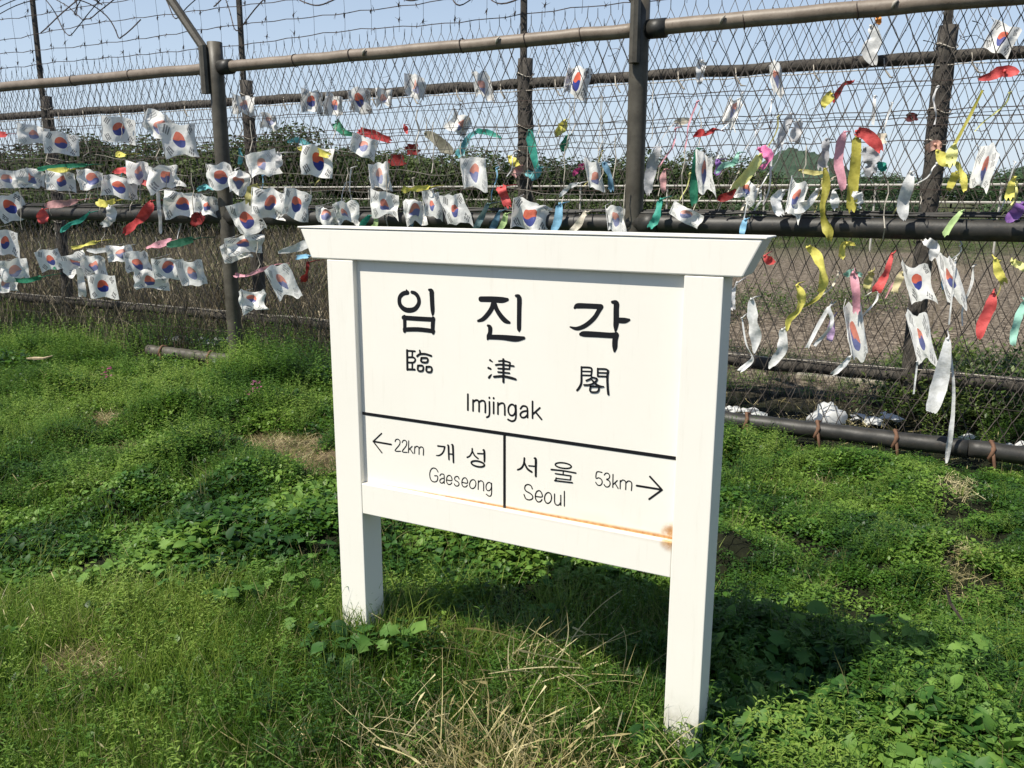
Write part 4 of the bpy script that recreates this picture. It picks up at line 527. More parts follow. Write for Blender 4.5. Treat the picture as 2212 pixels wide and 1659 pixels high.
def foliage_mat(name, dark, mid, light, transl=0.35, rough=0.45, spec=0.35, patch=2.2, tipdry=None, tgreen=(.15, .30, .03)):
    N = NT(name)
    P = N.pos()
    big = N.noise(patch, 3, 0.6, P)
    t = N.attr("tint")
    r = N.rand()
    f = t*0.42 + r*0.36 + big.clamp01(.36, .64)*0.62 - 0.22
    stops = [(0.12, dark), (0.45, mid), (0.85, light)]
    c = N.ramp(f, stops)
    if tipdry:
        c = N.mix((r > 0.86)*0.8, c, tipdry)
    tc = N.mix(0.6, c, tgreen, 'MIX')
    return N.leafy(c, transl, rough, spec, tcol=tc)

M = {}
M['ground'] = mat_ground()
M['small'] = foliage_mat("small_leaf_green", (.015, .048, .009), (.057, .140, .017), (.18, .29, .045))
M['mug'] = foliage_mat("feathery_leaf_green", (.018, .053, .010), (.074, .160, .022), (.24, .34, .065), patch=.8)
M['grass'] = foliage_mat("grass_green", (.022, .058, .008), (.085, .160, .018), (.28, .36, .07), transl=.4, patch=.9, tipdry=(.28, .23, .12))
M['broad'] = foliage_mat("broad_leaf_green", (.014, .048, .012), (.045, .122, .022), (.16, .28, .055), transl=.28, rough=.55, spec=.25)
M['bush'] = foliage_mat("weed_green", (.022, .045, .012), (.060, .105, .024), (.15, .20, .05), patch=1.5, tgreen=(.1, .14, .03))
M['tree'] = foliage_mat("tree_green", (.012, .024, .008), (.034, .056, .016), (.085, .115, .035), transl=.2, patch=.25, rough=.6, spec=.2, tgreen=(.06, .1, .02))
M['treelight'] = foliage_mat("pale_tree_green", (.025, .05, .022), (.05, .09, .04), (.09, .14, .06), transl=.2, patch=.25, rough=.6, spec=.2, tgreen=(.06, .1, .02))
M['straw'] = foliage_mat("dry_straw", (.19, .16, .06), (.42, .36, .17), (.68, .60, .35), transl=.25, rough=.6, spec=.2, patch=3, tgreen=(.4, .32, .18))
M['reed'] = foliage_mat("dead_reed_brown", (.055, .044, .028), (.155, .128, .085), (.33, .28, .19), transl=.15, rough=.7, spec=.15, patch=2, tgreen=(.2, .16, .1))

def mat_paint():
    N = NT("cream_white_paint")
    P = N.obj(); x, y, z = N.sep(P)
    n1 = N.noise(3.0, 4, .6, P); n2 = N.noise(60, 3, .6, P)
    streak = N.noise(1.0, 4, .65, N.vmul(P, (60, 60, 5)))
    c = N.mix(n1.clamp01(.35, .75)*.35, (.80, .775, .70), (.75, .72, .64))
    c = N.mix(streak.clamp01(.55, .85)*.22, c, (.55, .50, .40))
    # rust that has crept out of the seam under the panel, worst at the right end
    seam = (z - 0.609).abs()
    width = (x + 1.6)*0.010 + 0.006
    rust = (seam/width).clamp01(0, 1.0).inv()*(z.clamp01(.6085, .6105)*.85 + .12)
    rust = (rust*(x.clamp01(-1.62, -1.1)*.75 + .25)*N.noise(9, 4, .6, N.vmul(P, (1, 1, 5))).clamp01(.15, .5)*1.5).min(1.0)
    halo = (z - 0.609).clamp01(0, .05).inv()*x.clamp01(-1.5, -.8)*N.noise(4, 4, .6, P).clamp01(.3, .65)*(x > -1.584)*(x < -.5772)*(z > .6088)
    c = N.mix(halo*.45, c, (.80, .66, .38))
    inx = (x > -1.584)*(x < -.5772)
    corner = (((x + .585).sq() + ((z - .618)*0.8).sq())*1.0)
    corner = corner.clamp01(0.0, 0.0012).inv()*N.noise(50, 4, .6, P).clamp01(.2, .6)
    drip = ((x + .5785).abs().clamp01(0.0, 0.009).inv())*z.clamp01(.50, .60)*(z < .66)*N.noise(30, 4, .7, N.vmul(P, (1, 1, .25))).clamp01(.45, .65)*.45
    rust = (rust*inx).max(corner*(x < -.5762)).max(drip)
    c = N.mix(rust.min(1.0), c, N.ramp(n2, [(.3, (.36, .15, .045)), (.7, (.56, .33, .13))]))
    # soil splash on the feet
    foot = z.clamp01(.04, .20).inv()*N.noise(22, 5, .75, P).clamp01(.30, .70)*.55
    c = N.mix(foot, c, (.20, .17, .10))
    return N.done(N.bsdf(c, 0.42, N.bump(n2, .04, .002), 0.45))
M['paint'] = mat_paint()
N = NT("black_sign_vinyl"); M['black'] = N.done(N.bsdf((.006, .006, .008), .4))

def mat_metal(name, a, b, rust=(.10, .05, .025), rough=.55, sc=9, amt=.5, bump=.25):
    N = NT(name); P = N.obj()
    n = N.noise(sc, 5, .65, P); n2 = N.noise(sc*5, 4, .6, P)
    c = N.mix(n.clamp01(.3, .7), a, b)
    c = N.mix(n2.clamp01(.58, .72)*amt, c, rust)
    return N.done(N.bsdf(c, rough, N.bump(n2, bump, .004), .4))
M['rail'] = mat_metal("taupe_painted_pipe", (.15, .118, .088), (.22, .18, .14), (.07, .045, .03), .5)
M['post'] = mat_metal("olive_grey_painted_pipe", (.050, .044, .033), (.092, .083, .064), (.05, .032, .02), .5)
M['darkpipe'] = mat_metal("dark_green_grey_pipe", (.016, .016, .014), (.034, .032, .028), (.07, .05, .035), .5)
M['oldpost'] = mat_metal("weathered_dark_post", (.030, .026, .022), (.085, .075, .062), (.12, .11, .09), .85, 14, .7, .8)
M['wire'] = mat_metal("weathered_fence_wire", (.035, .028, .024), (.075, .062, .05), (.05, .028, .016), .6, 20)
M['wireback'] = mat_metal("weathered_back_wire", (.05, .042, .036), (.12, .105, .09), (.06, .035, .02), .6, 20)
M['barb'] = mat_metal("rusty_barbed_wire", (.03, .02, .016), (.06, .04, .03), (.08, .035, .018), .7, 20)
M['tie'] = mat_metal("pale_wire_tie", (.32, .29, .24), (.48, .44, .37), (.14, .09, .05), .6, 20)
M['rustband'] = mat_metal("rusty_strap", (.10, .05, .028), (.16, .085, .05), (.05, .03, .02), .8, 20)
M['white_rail'] = mat_metal("chalky_white_rail", (.36, .34, .30), (.46, .44, .39), (.3, .28, .24), .6)
M['concrete'] = mat_metal("pale_concrete", (.26, .23, .18), (.36, .33, .26), (.15, .13, .09), .9, 6)
M['bark'] = mat_metal("bark", (.03, .024, .018), (.08, .065, .05), (.1, .09, .07), .9, 12)
M['stick'] = mat_metal("dry_stick", (.26, .20, .12), (.42, .34, .22), (.14, .1, .06), .8, 12)
M['flower'] = foliage_mat("magenta_petals", (.25, .03, .12), (.42, .07, .22), (.6, .2, .4), tgreen=(.5, .1, .3))
N = NT("white_plastic_bag"); P = N.obj()
M['bag'] = N.leafy(N.mix(N.noise(12, 4, .6, P), (.66, .67, .66), (.88, .89, .87)), .45, .35, .5)

# cloths
CL = dict(red=(.66, .085, .08), crimson=(.50, .045, .045), darkred=(.26, .018, .016), maroon=(.09, .008, .01), green=(.02, .21, .11), darkgreen=(.012, .11, .055),
          teal=(.03, .32, .24), seagreen=(.05, .38, .28), aqua=(.13, .42, .45), tealgrey=(.17, .27, .28), mint=(.33, .62, .50), lime=(.42, .58, .24),
          yellow=(.76, .68, .14), lemon=(.82, .78, .28), mustard=(.56, .50, .08), olive2=(.42, .38, .06), khaki=(.46, .42, .15), olive=(.22, .21, .15), straw=(.5, .44, .24),
          pink=(.78, .36, .42), dustpink=(.62, .33, .32), hotpink=(.78, .20, .42), magenta=(.5, .05, .2), peach=(.72, .42, .32), orange=(.8, .3, .05),
          purple=(.28, .13, .42), lilac=(.62, .42, .66), skyblue=(.25, .52, .72), steelblue=(.12, .25, .36), white=(.80, .80, .77), greywhite=(.70, .70, .68),
          cream=(.68, .62, .50), greyrag=(.42, .42, .43), sheer=(.78, .75, .75))
def mat_cloth(k, c):
    N = NT("cloth_"+k); P = N.obj()
    n = N.noise(16, 4, .6, P); w = N.noise(3, 3, .5, N.vmul(P, (1, 1, 1)))
    d = tuple(v*.72 for v in c)
    l = tuple(min(.85, v*1.1+.03) for v in c)
    col = N.mix(n.clamp01(.3, .7), d, l)
    return N.leafy(col, .45 if k == 'sheer' else .22, .55, .3, normal=N.bump(n + w, .35, .02))
for k, c in CL.items(): M['c_'+k] = mat_cloth(k, c)

def mat_flag():
    """white plastic flag, printed with the red and blue circle and four bar groups"""
    N = NT("printed_flag_plastic")
    uv = E(N, N.n("ShaderNodeUVMap").outputs[0]); u, v, _ = N.sep(uv)
    px = u*3.0 - 1.5; py = v*2.0 - 1.0
    r2 = px.sq() + py.sq()
    disc = r2 < 0.29
    an = R(4)
    qx = px*math.cos(an) - py*math.sin(an); qy = px*math.sin(an) + py*math.cos(an)
    inL = ((qx + .30).sq() + (qy*2.6).sq()) < .08
    inR = ((qx - .30).sq() + (qy*2.6).sq()) < .08
    red = inL.max((qy > 0.0)*inR.inv())
    bars = None
    cx, cy = 1.0, .64
    th = math.atan2(cy, cx)
    for sx, sy, pat in ((-1, 1, (0, 0, 0)), (1, -1, (1, 1, 1)), (1, 1, (1, 0, 1)), (-1, -1, (0, 1, 0))):
        dx, dy = sx*math.cos(th), sy*math.sin(th)       # outward direction
        b = (px - sx*cx)*dx + (py - sy*cy)*dy
        a = (px - sx*cx)*(-dy) + (py - sy*cy)*dx
        for k in range(3):
            m = ((b - (k-1)*.15).abs() < .05)*(a.abs() < .26)
            if pat[k]: m = m*(a.abs() > .03)
            bars = m if bars is None else bars.max(m)
    P = N.obj()
    n = N.noise(22, 4, .6, P)
    fade = N.attr("tint")
    white = N.mix(n.clamp01(.3, .75), (.80, .79, .75), (.90, .89, .85))
    redc = N.mix(fade, (.66, .13, .07), (.76, .48, .40))
    bluec = N.mix(fade, (.03, .045, .25), (.42, .44, .58))
    c = N.mix(bars*(fade*.8 + .12).inv(), white, (.07, .07, .075))
    c = N.mix(disc, c, N.mix(red, bluec, redc))
    c = N.mix(n.clamp01(.6, .8)*.25*fade, c, white)
    return N.leafy(c, .22, .45, .35, normal=N.bump(n, .25, .02))
M['flag'] = mat_flag()

# ------------------------------------------------------------ ground sheet
def axis(lo, hi, step, ext, growth=1.22):
    a = list(np.arange(lo, hi, step)); s = step
    b = []; x = hi
    while x < ext: b.append(x); s *= growth; x += s
    b.append(ext)
    c = []; x = lo; s = step
    while x > -ext: s *= growth; x -= s; c.append(x)
    return np.array(c[::-1] + a + b)
gx = axis(-13, 3.5, .10, 3000); gy = axis(-1.5, 10, .10, 3000)
GX, GY = np.meshgrid(gx, gy)
GZ = np.array([[gz(x, y) if (abs(x) < 30 and abs(y) < 30) else -0.03 for x in gx] for y in gy])
V = np.stack([GX.ravel(), GY.ravel(), GZ.ravel()], 1)
nx, ny = len(gx), len(gy)
ii = (np.arange(ny-1)[:, None]*nx + np.arange(nx-1)[None, :]).ravel()
F = np.stack([ii, ii+1, ii+nx+1, ii+nx], 1)
g = np_mesh("ground", V, F, M['ground'], smooth=True)
tag(g, kind='structure')

# far hills
def hill(name, x0, x1, y, h, depth, label_mat, seed, base=-1.0):
    n = 220; m = 24
    V = []; 
    for j in range(m+1):
        for i in range(n+1):
            u = i/n; v = j/m
            X = x0 + (x1-x0)*u; Y = y + depth*v
            z = math.sin(math.pi*u)**1.3*math.sin(math.pi*v)*h*(1 + .35*mn.noise(Vector((u*4+seed, v*2, 0)))) + base
            V.append((X, Y, z + .05*h*mn.noise(Vector((X*.05, Y*.05, seed))) + .07*h*mn.noise(Vector((X*.35, Y*.35, seed)))*math.sin(math.pi*v)))
    F = [(j*(n+1)+i, j*(n+1)+i+1, (j+1)*(n+1)+i+1, (j+1)*(n+1)+i) for j in range(m) for i in range(n)]
    return tag(np_mesh(name, V, F, label_mat, smooth=True), kind='structure')
N = NT("hazed_wooded_hill_green"); P = N.pos(); nn = N.noise(.12, 6, .7, P)
M['hill'] = N.done(N.bsdf(N.ramp(nn, [(.3, (.030, .052, .036)), (.7, (.075, .110, .075))]), .95, N.bump(nn, 1.0, 4), .1))  # forest green shifted bluish: distance haze is painted into the hill colour
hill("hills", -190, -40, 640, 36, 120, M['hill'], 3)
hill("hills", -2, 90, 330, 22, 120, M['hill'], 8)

# ------------------------------------------------------------ station sign
SY = 2.045
sign = empty("station_sign", (-1.08, SY+.05, 0), 0, "cream white bilingual station name sign with rust along its lower rail, standing in the grass", "sign")
def S(mb, name, mat, parent=sign, bevel=.0025):
    o = mb.build(name, mat, None, bevel=bevel)
    o.parent = parent
    o.matrix_parent_inverse = Matrix.Translation(-Vector(sign.location)) if parent is sign else Matrix.Identity(4)
    return o
m = MB(); m.box((-1.684, SY, -.15), (-1.586, SY+.098, 1.3095)); S(m, "post", M['paint'])
m = MB(); m.box((-.576, SY, -.15), (-.479, SY+.098, 1.3095)); S(m, "post", M['paint'])
# top beam: flared ends, deep prism
m = MB()
ya, yb = SY-.0015, SY+.112
xs = ((-1.781, -.391), (-1.741, -.434))
m.add([(xs[1][0], ya, 1.3105), (xs[1][1], ya, 1.3105), (xs[0][1], ya, 1.401), (xs[0][0], ya, 1.401),
       (xs[1][0], yb, 1.3105), (xs[1][1], yb, 1.3105), (xs[0][1], yb, 1.401), (xs[0][0], yb, 1.401)],
      [(0,1,2,3), (5,4,7,6), (1,5,6,2), (4,0,3,7), (3,2,6,7), (4,5,1,0)])
S(m, "top_beam", M['paint'], bevel=.004)
m = MB(); m.box((-1.789, SY-.004, 1.4015), (-.383, SY+.116, 1.4065)); S(m, "cap_strip", M['paint'], bevel=.002)
m = MB(); m.box((-1.5855, SY+.0015, .508), (-.5765, SY+.095, .6088)); S(m, "lower_rail", M['paint'])
PY = SY+.020
m = MB(); m.box((-1.5858, PY, .6092), (-.5762, PY+.02, 1.3102)); panel = S(m, "panel", M['paint'], bevel=0)
def stroke_mesh(mb, pts, yy):
    """flat brush stroke with round ends; pts in mm (x, z, width)"""
    P = [(a/1000, b/1000, max(w, .3)/2000) for a, b, w in pts]
    # densify
    D = []
    for i in range(len(P)-1):
        a, b = P[i], P[i+1]
        p0 = P[i-1] if i > 0 else a
        p3 = P[i+2] if i+2 < len(P) else b
        for k in range(4):
            t = k/4
            D.append(tuple(.5*((2*a[j]) + (b[j]-p0[j])*t + (2*p0[j]-5*a[j]+4*b[j]-p3[j])*t*t + (-p0[j]+3*a[j]-3*b[j]+p3[j])*t**3) for j in range(3)))
    D.append(P[-1])
    P = D; L = []; Rr = []
    n = len(P)
    for i, (x, z, w) in enumerate(P):
        x0, z0 = P[max(i-1, 0)][:2]; x1, z1 = P[min(i+1, n-1)][:2]
        tx, tz = x1-x0, z1-z0; l = math.hypot(tx, tz) or 1; tx /= l; tz /= l
        L.append((x - tz*w, z + tx*w)); Rr.append((x + tz*w, z - tx*w))
    def cap(i, sgn):
        x, z, w = P[i]; j = 1 if i == 0 else n-2
        dx, dz = x-P[j][0], z-P[j][1]; l = math.hypot(dx, dz) or 1
        a0 = math.atan2(dz/l, dx/l)
        return [(x + w*math.cos(a0+t), z + w*math.sin(a0+t)) for t in np.linspace(-1.57, 1.57, 7)]
    vs = [(a[0], yy, a[1]) for pr in zip(L, Rr) for a in pr]
    fs = [(2*i, 2*i+1, 2*i+3, 2*i+2) for i in range(n-1)]
    mb.add(vs, fs)
    for i in (0, n-1):
        c = cap(i, 1)
        mb.add([(P[i][0], yy, P[i][1])] + [(a, yy, b) for a, b in c], [(0, k, k+1) for k in range(1, len(c))])
cnt = 0
for ch, strokes in GLYPHS:
    m = MB()
    for k, st in enumerate(strokes):
        stroke_mesh(m, st, PY - .0006 - .00012*k)
    o = m.build("letter" if ch not in ('arrow',) else "arrow_mark", M['black'])
    o.parent = panel
    o.matrix_parent_inverse = (Matrix.Translation(-Vector(sign.location))).copy() if False else Matrix.Identity(4)
m = MB(); m.box((-1.5855, PY-.0012, .8298), (-.5765, PY-.0002, .8392)); o = m.build("dividing_line", M['black'], panel)
m = MB(); m.box((-1.0880, PY-.0010, .6093), (-1.0800, PY-.0002, .8300)); o = m.build("dividing_line", M['black'], panel)

# ------------------------------------------------------------ near pipe fence
FY = 5.35
fence = empty("pipe_fence", (-1.86, FY, 0), 0, "tall near fence of round brown pipes carrying the flags and ribbons behind the sign", "fence")
def part(mb, name, mat, root, smooth=True, bevel=0, parent=None, kind=None):
    o = mb.build(name, mat, None, smooth=smooth, bevel=bevel)
    o.parent = parent or root
    if parent is None: o.matrix_parent_inverse = Matrix.Translation(-Vector(root.location))
    if kind: o['kind'] = kind
    return o
def line(a, b, n):
    a = Vector(a); b = Vector(b)
    return [a.lerp(b, i/n) for i in range(n+1)]
for px in (-9.05, -5.45, -1.86, 1.74):
    m = MB(); m.tube(line((px, FY, -.2), (px, FY, 2.70), 10), .060, 18, rough=.02)
    po = part(m, "post", M['post'], fence)
    # outrigger arm clamped to the post head, leaning out and up
    ox = -.055 if px < -5 else .0; oy = -.075 if px < -5 else -.088
    m = MB(); m.tube([(px+ox, FY+oy, 2.30), (px+ox, FY+oy, 2.66), (px+ox-.275, FY-.10, 3.02), (px+ox-.565, FY-.12, 3.38)], .036, 8)
    part(m, "arm", M['post'], fence, smooth=False, parent=po)
    # pipe coupling where rails meet the post
    for zz in (2.505, 1.322):
        m = MB(); m.tube([(px+.05, FY, zz), (px+.17, FY, zz)], .058 if zz > 2 else .072, 14)
        part(m, "coupling", M['darkpipe'], fence, parent=po)
def railpts(x0, x1, z, n=40, sag=.006, yy=FY):
    return [(x0+(x1-x0)*i/n, yy+.004*math.sin(i*1.7), z + sag*mn.noise(Vector((i*.31, z, 0)))) for i in range(n+1)]
m = MB(); m.tube(railpts(-11, -5.45, 2.505), .043, 14, rough=.02); part(m, "top_rail", M['rail'], fence)
m = MB(); m.tube(railpts(-5.45, -1.86, 2.505), .043, 14, rough=.02); part(m, "top_rail", M['rail'], fence)
m = MB(); m.tube(railpts(-1.86, 2.6, 2.510), .046, 14, rough=.02); part(m, "top_rail", M['rail'], fence)
for a, b in ((-11, -5.45), (-5.45, -1.86), (-1.86, 2.6)):
    m = MB(); m.tube(railpts(a, b, 1.322), .060, 16, rough=.02); part(m, "middle_rail", M['darkpipe'], fence)
    m = MB()
    for k in range(3):
        ph = k*1.3
        pts = [(a+(b-a)*i/60, FY-.02+.02*k, 1.392+.008*k+.012*mn.noise(Vector((i*.25, ph, a)))) for i in range(61)]
        m.tube(pts, .008, 5)
    part(m, "cable", M['darkpipe'], fence)
for a, b in ((-5.35, -1.95), (-1.78, .2), (.2, 2.6)):
    m = MB(); m.tube(railpts(a, b, .085), .052, 14, rough=.02); part(m, "bottom_rail", M['darkpipe'], fence)
m = MB(); m.tube(railpts(-6.55, -5.5, .085), .052, 14, rough=.02); part(m, "bottom_rail", M['post'], fence)
# rusty straps round the bottom rail
for x in (-6.35, -5.75, -1.05, -.62, -.18, .32, .62, 1.1):
    m = MB()
    c = [(x + .01*math.sin(t*3), FY + .058*math.cos(t), .085 + .058*math.sin(t)) for t in np.linspace(0, 2*math.pi, 13)]
    m.tube(c, .011, 5, cap=False); m.tube([(x, FY-.05, .12), (x+.02, FY-.06, .02), (x+.03, FY-.05, -.05)], .010, 5)
    part(m, "strap", M['rustband'], fence)
# white rag clips and twisted wire on the top rail
for x in (-4.6, -4.05, -3.15, -2.6, -2.25, -1.2, -.55, -7.2, -6.4):
    m = MB()
    x += random.uniform(-.05, .05)
    c = [(x + .006*math.sin(t*2), FY + .048*math.cos(t), 2.505 + .048*math.sin(t)) for t in np.linspace(0, 2*math.pi, 13)]
    m.tube(c, .0035, 4, cap=False)
    part(m, "wire_tie", M['barb'], fence)
for x in (-3.95, -2.85, -1.35, -.42):
    m = MB(); m.tube([(x, FY-.046, 2.49), (x+.012, FY-.056, 2.515), (x+.03, FY-.05, 2.535)], [.004, .012, .005], 6)
    part(m, "clip", M['tie'], fence)

# loose white strings hanging in the mesh, and two pale wires
for k in range(70):
    rs = random.Random(3000+k)
    x = -10 + 11.5*rs.random()**.8; z1 = rs.choice((2.2, 2.05, 1.95, 1.75, 1.6, 1.1)) + rs.uniform(-.1, .1); ln = rs.uniform(.10, .42)
    m = MB(); m.tube([(x + .02*mn.noise(Vector((k, j*.6, 0))), FY-.10+.01*j*rs.uniform(-1, 1), z1 - ln*j/5) for j in range(6)], rs.uniform(.0018, .0042), 4)
    part(m, "hanging_string", M['tie'], fence, smooth=False)
for zz in (1.83, 1.67, 1.52):
    m = MB(); m.tube([(-11 + 9.1*i/70, FY+.06, zz + .05*mn.noise(Vector((i*.35, zz*5, 0)))) for i in range(71)], .0030, 3)
    part(m, "pale_wire", M['tie'], fence, smooth=False)
# mesh panels ---------------------------------------------------------
def wire_mesh(x0, x1, z0, z1, y, w, h, rad, seed, spike=.05):
    """chain link: vertical zigzag wires hooked into each other, twisted points on top"""
    rr = random.Random(seed)
    m = MB(); n = int((x1-x0)/w)
    rows = int((z1-z0)/(h/2))
    def jit(i, j):
        q = Vector((i*.37, j*.37, seed*5.0))
        return Vector((0.34*w*mn.noise(q*1.1), .25*w*mn.noise(q*1.3+Vector((9, 0, 0))), .18*h*mn.noise(q+Vector((0, 7, 0)))))
    for i in range(n):
        pts = []
        for j in range(rows+1):
            side = (i+j) % 2
            gi = i + side            # node column
            nx_ = x0 + gi*w
            p = Vector((nx_ + (.03*w if side == 0 else -.03*w), y, z0 + j*h/2)) + jit(gi, j)
            dy = rad*1.1*(1 if side else -1)
            p.y += dy
            pts.append(p)
        # slight bow of every leg so the wire is not ruler straight
        q = []
        for a, b in zip(pts[:-1], pts[1:]):
            q.append(a)
            mid = (a+b)/2 + Vector((rr.uniform(-.05, .05)*w, rr.uniform(-.03, .03)*w, rr.uniform(-.02, .02)*h))
            q.append(mid)
        q.append(pts[-1])
        m.tube(q, rad, 3, cap=False)
        # twisted barb on the top knuckle
        t = pts[-1]
        m.tube([t, t + Vector((rr.uniform(-.008, .008), rr.uniform(-.01, .01), spike*rr.uniform(.7, 1.3)))], [rad*1.3, rad*.5], 3)
    return m
m = wire_mesh(-11.2, 2.4, .06, 2.62, FY+.085, .044, .190, .0030, 2)
part(m, "wire_mesh", M['wire'], fence, smooth=False, kind='stuff')
m = MB()
for zz in (2.10, 1.96, 1.60, .32):
    pts = [(-11+13.6*i/140, FY+.08+.012*mn.noise(Vector((i*.4, zz, 1))), zz+.03*mn.noise(Vector((i*.12, zz*9, 0)))) for i in range(141)]
    m.tube(pts, .0022, 3)
part(m, "tension_wire", M['wire'], fence, smooth=False)

# ------------------------------------------------------------ old back fence with barbed wire
BY = 6.5
bf = empty("barbed_wire_fence", (-3.23, BY, 0), 0, "older dark fence behind the pipe fence, with upright extensions strung with barbed wire", "fence")
for px in (-12.3, -9.26, -6.24, -3.22, -.165, 2.9):
    m = MB()
    m.tube([(px + .012*mn.noise(Vector((px, k*.7, 0))), BY, -.2 + 2.78*k/16) for k in range(17)], [.062*(1+.12*mn.noise(Vector((px, k, 3)))) for k in range(17)], 12, rough=.22, seed=px)
    po = part(m, "post", M['oldpost'], bf)
    m = MB(); m.tube([(px, BY-.04, 2.35), (px-.004, BY-.03, 3.0), (px-.01, BY-.02, 3.85)], .030, 5, rough=.1)
    part(m, "extension", M['oldpost'], bf, parent=po, smooth=False)
    for zz in (2.45, 2.05, 1.85, 1.2, 2.72):
        m = MB()
        if zz > 2.6: c = [(px + .035*math.cos(t), BY-.035 + .035*math.sin(t), zz) for t in np.linspace(0, 6.28, 9)]
        else: c = [(px + .072*math.cos(t), BY + .072*math.sin(t), zz+.02*math.sin(t*2)) for t in np.linspace(0, 6.28, 13)]
        m.tube(c, .0045, 4, cap=False); part(m, "wire_tie", M['tie'], bf, parent=po)
for k, px in enumerate((-12.3, -9.26, -6.24, -3.22, -.165)):
    m = MB(); m.tube([(px+3.03*i/24, BY+.01*math.sin(i), 2.390+.012*mn.noise(Vector((i*.4, k, 0)))) for i in range(25)], .040, 10, rough=.28, seed=k)
    part(m, "upper_rail", M['oldpost'], bf)
    m = MB(); m.tube([(px+3.03*i/24, BY+.01*math.sin(i), .262+.014*mn.noise(Vector((i*.4, k, 4)))) for i in range(25)], .052, 10, rough=.22, seed=k+9)
    part(m, "lower_rail", M['oldpost'], bf)
    m = MB(); m.tube([(px+3.03*i/24, BY-.05, 2.330+.012*mn.noise(Vector((i*.5, k, 8)))) for i in range(25)], .0045, 4)
    part(m, "rail_wire", M['tie'], bf)
    m = MB(); m.tube([(px+3.03*i/24, BY-.05, .315+.012*mn.noise(Vector((i*.5, k, 8)))) for i in range(25)], .0045, 4)
    part(m, "rail_wire", M['tie'], bf)
# hooks hanging off the upper rail
for k in range(22):
    x = -9 + k*.47 + random.uniform(-.08, .08)
    m = MB(); m.tube([(x, BY-.045, 2.40), (x+.01, BY-.052, 2.33), (x+.05, BY-.06, 2.275), (x+.07+random.uniform(-.03, .03), BY-.06, 2.27)], [.003, .006, .007, .003], 5)
    part(m, "hook", M['tie'], bf)
m = wire_mesh(-13.0, 2.6, .04, 2.93, BY-.075, .047, .215, .0025, 5, spike=.07)
part(m, "wire_mesh", M['wireback'], bf, smooth=False, kind='stuff')
# horizontal barbed strands
def strand(pts, rad=.0042, barb=.0, step=1, kname="barbed_wire"):
    m = MB(); m.tube(pts, rad, 4)
    rr = random.Random(len(pts)+int(pts[0][2]*1000))
    for i in range(2, len(pts)-1, step):
        p = Vector(pts[i])
        for s in range(3):
            d = Vector((rr.uniform(-1, 1)*.5, rr.uniform(-.6, .6), rr.choice((-1, 1))*rr.uniform(.4, 1))).normalized()*rr.uniform(.018, .042)
            m.tube([p-d*.4, p+d], [.0028, .0012], 3)
    return part(m, kname, M['barb'], bf, smooth=False)
for zz, sag in ((2.06, .02), (2.005, .02), (1.955, .02), (1.86, .02), (2.90, .03), (3.06, .04), (3.22, .04), (3.42, .05), (3.62, .05), (1.55, .02), (2.24, .03)):
    pts = [(-13+15.6*i/110, BY-.09+.03*mn.noise(Vector((i*.3, zz, 2))), zz + sag*mn.noise(Vector((i*.09, zz*7, 0))) + .006*math.sin(i*2.2)) for i in range(111)]
    strand(pts, step=3 if zz > 2.5 else 9)
# loose loops of wire sagging over the top
for k in range(13):
    rr = random.Random(40+k)
    xa = -13.5 + k*.8; L = 4.5 + rr.uniform(-1, 1)
    z0 = 3.35 + rr.uniform(-.05, .35); A = rr.uniform(.18, .38); ph = rr.uniform(0, 6); nw = rr.uniform(1.1, 1.9)
    pts = []
    for i in range(70):
        t = i/69
        pts.append((xa + L*t + .25*math.sin(ph+t*nw*6.28), BY-.1-.25*math.cos(ph+t*nw*6.28), z0 + A*math.sin(ph + t*nw*6.28) + .02*mn.noise(Vector((i*.2, k, 0)))))
    strand(pts, rad=.0062, step=6, kname="loose_wire")
# hanging stays with knots between strands
for i in range(52):
    x = -12.4 + i*.285 + random.uniform(-.04, .04)
    ztop = 3.62 + random.uniform(-.1, .1)
    m = MB()
    pts = [(x+.008*math.sin(j), BY-.09, 2.86 + (ztop-2.86)*j/6) for j in range(7)]
    m.tube(pts, .0019, 3)
    for zz in (2.93, 3.07, 3.24, 3.44):
        if random.random() < .8:
            p = Vector((x, BY-.09, zz + random.uniform(-.03, .03)))
            m.tube([p-Vector((0, 0, .022)), p, p+Vector((.012, 0, .022))], [.002, .0085, .002], 5)
            for s in range(3):
                d = Vector((random.uniform(-1, 1), random.uniform(-.4, .4), random.uniform(-1, 1))).normalized()*random.uniform(.025, .055)
                m.tube([p, p+d], [.0028, .001], 3)
    part(m, "stay_wire", M['barb'], bf, smooth=False)
# dry tendrils and knots caught in the mesh
m = MB()
rr = random.Random(5)
for k in range(420):
    u = rr.random()**1.3
    x = 1.2 - 12.5*u; z = rr.choice((2.3, 2.47, 2.62, 2.05, 1.9, 1.7, 2.15, .45, .9))+rr.uniform(-.12, .12); y = BY-.09 if rr.random() < .6 else FY+.075
    if y < 6 and z > 2.55: z -= .25
    p = Vector((x, y, z)); pts = [p]; d = Vector((rr.uniform(-1, 1), 0, rr.uniform(-.6, .6)))
    for s in range(rr.randint(2, 5)):
        d = (d + Vector((rr.uniform(-.8, .8), rr.uniform(-.2, .2), rr.uniform(-.8, .8)))).normalized()
        p = p + d*rr.uniform(.015, .04); pts.append(p)
    m.tube(pts, [.0035]+[.002]*(len(pts)-2)+[.0008], 3, cap=False)
part(m, "dry_tendrils", M['barb'], bf, smooth=False, kind='stuff')

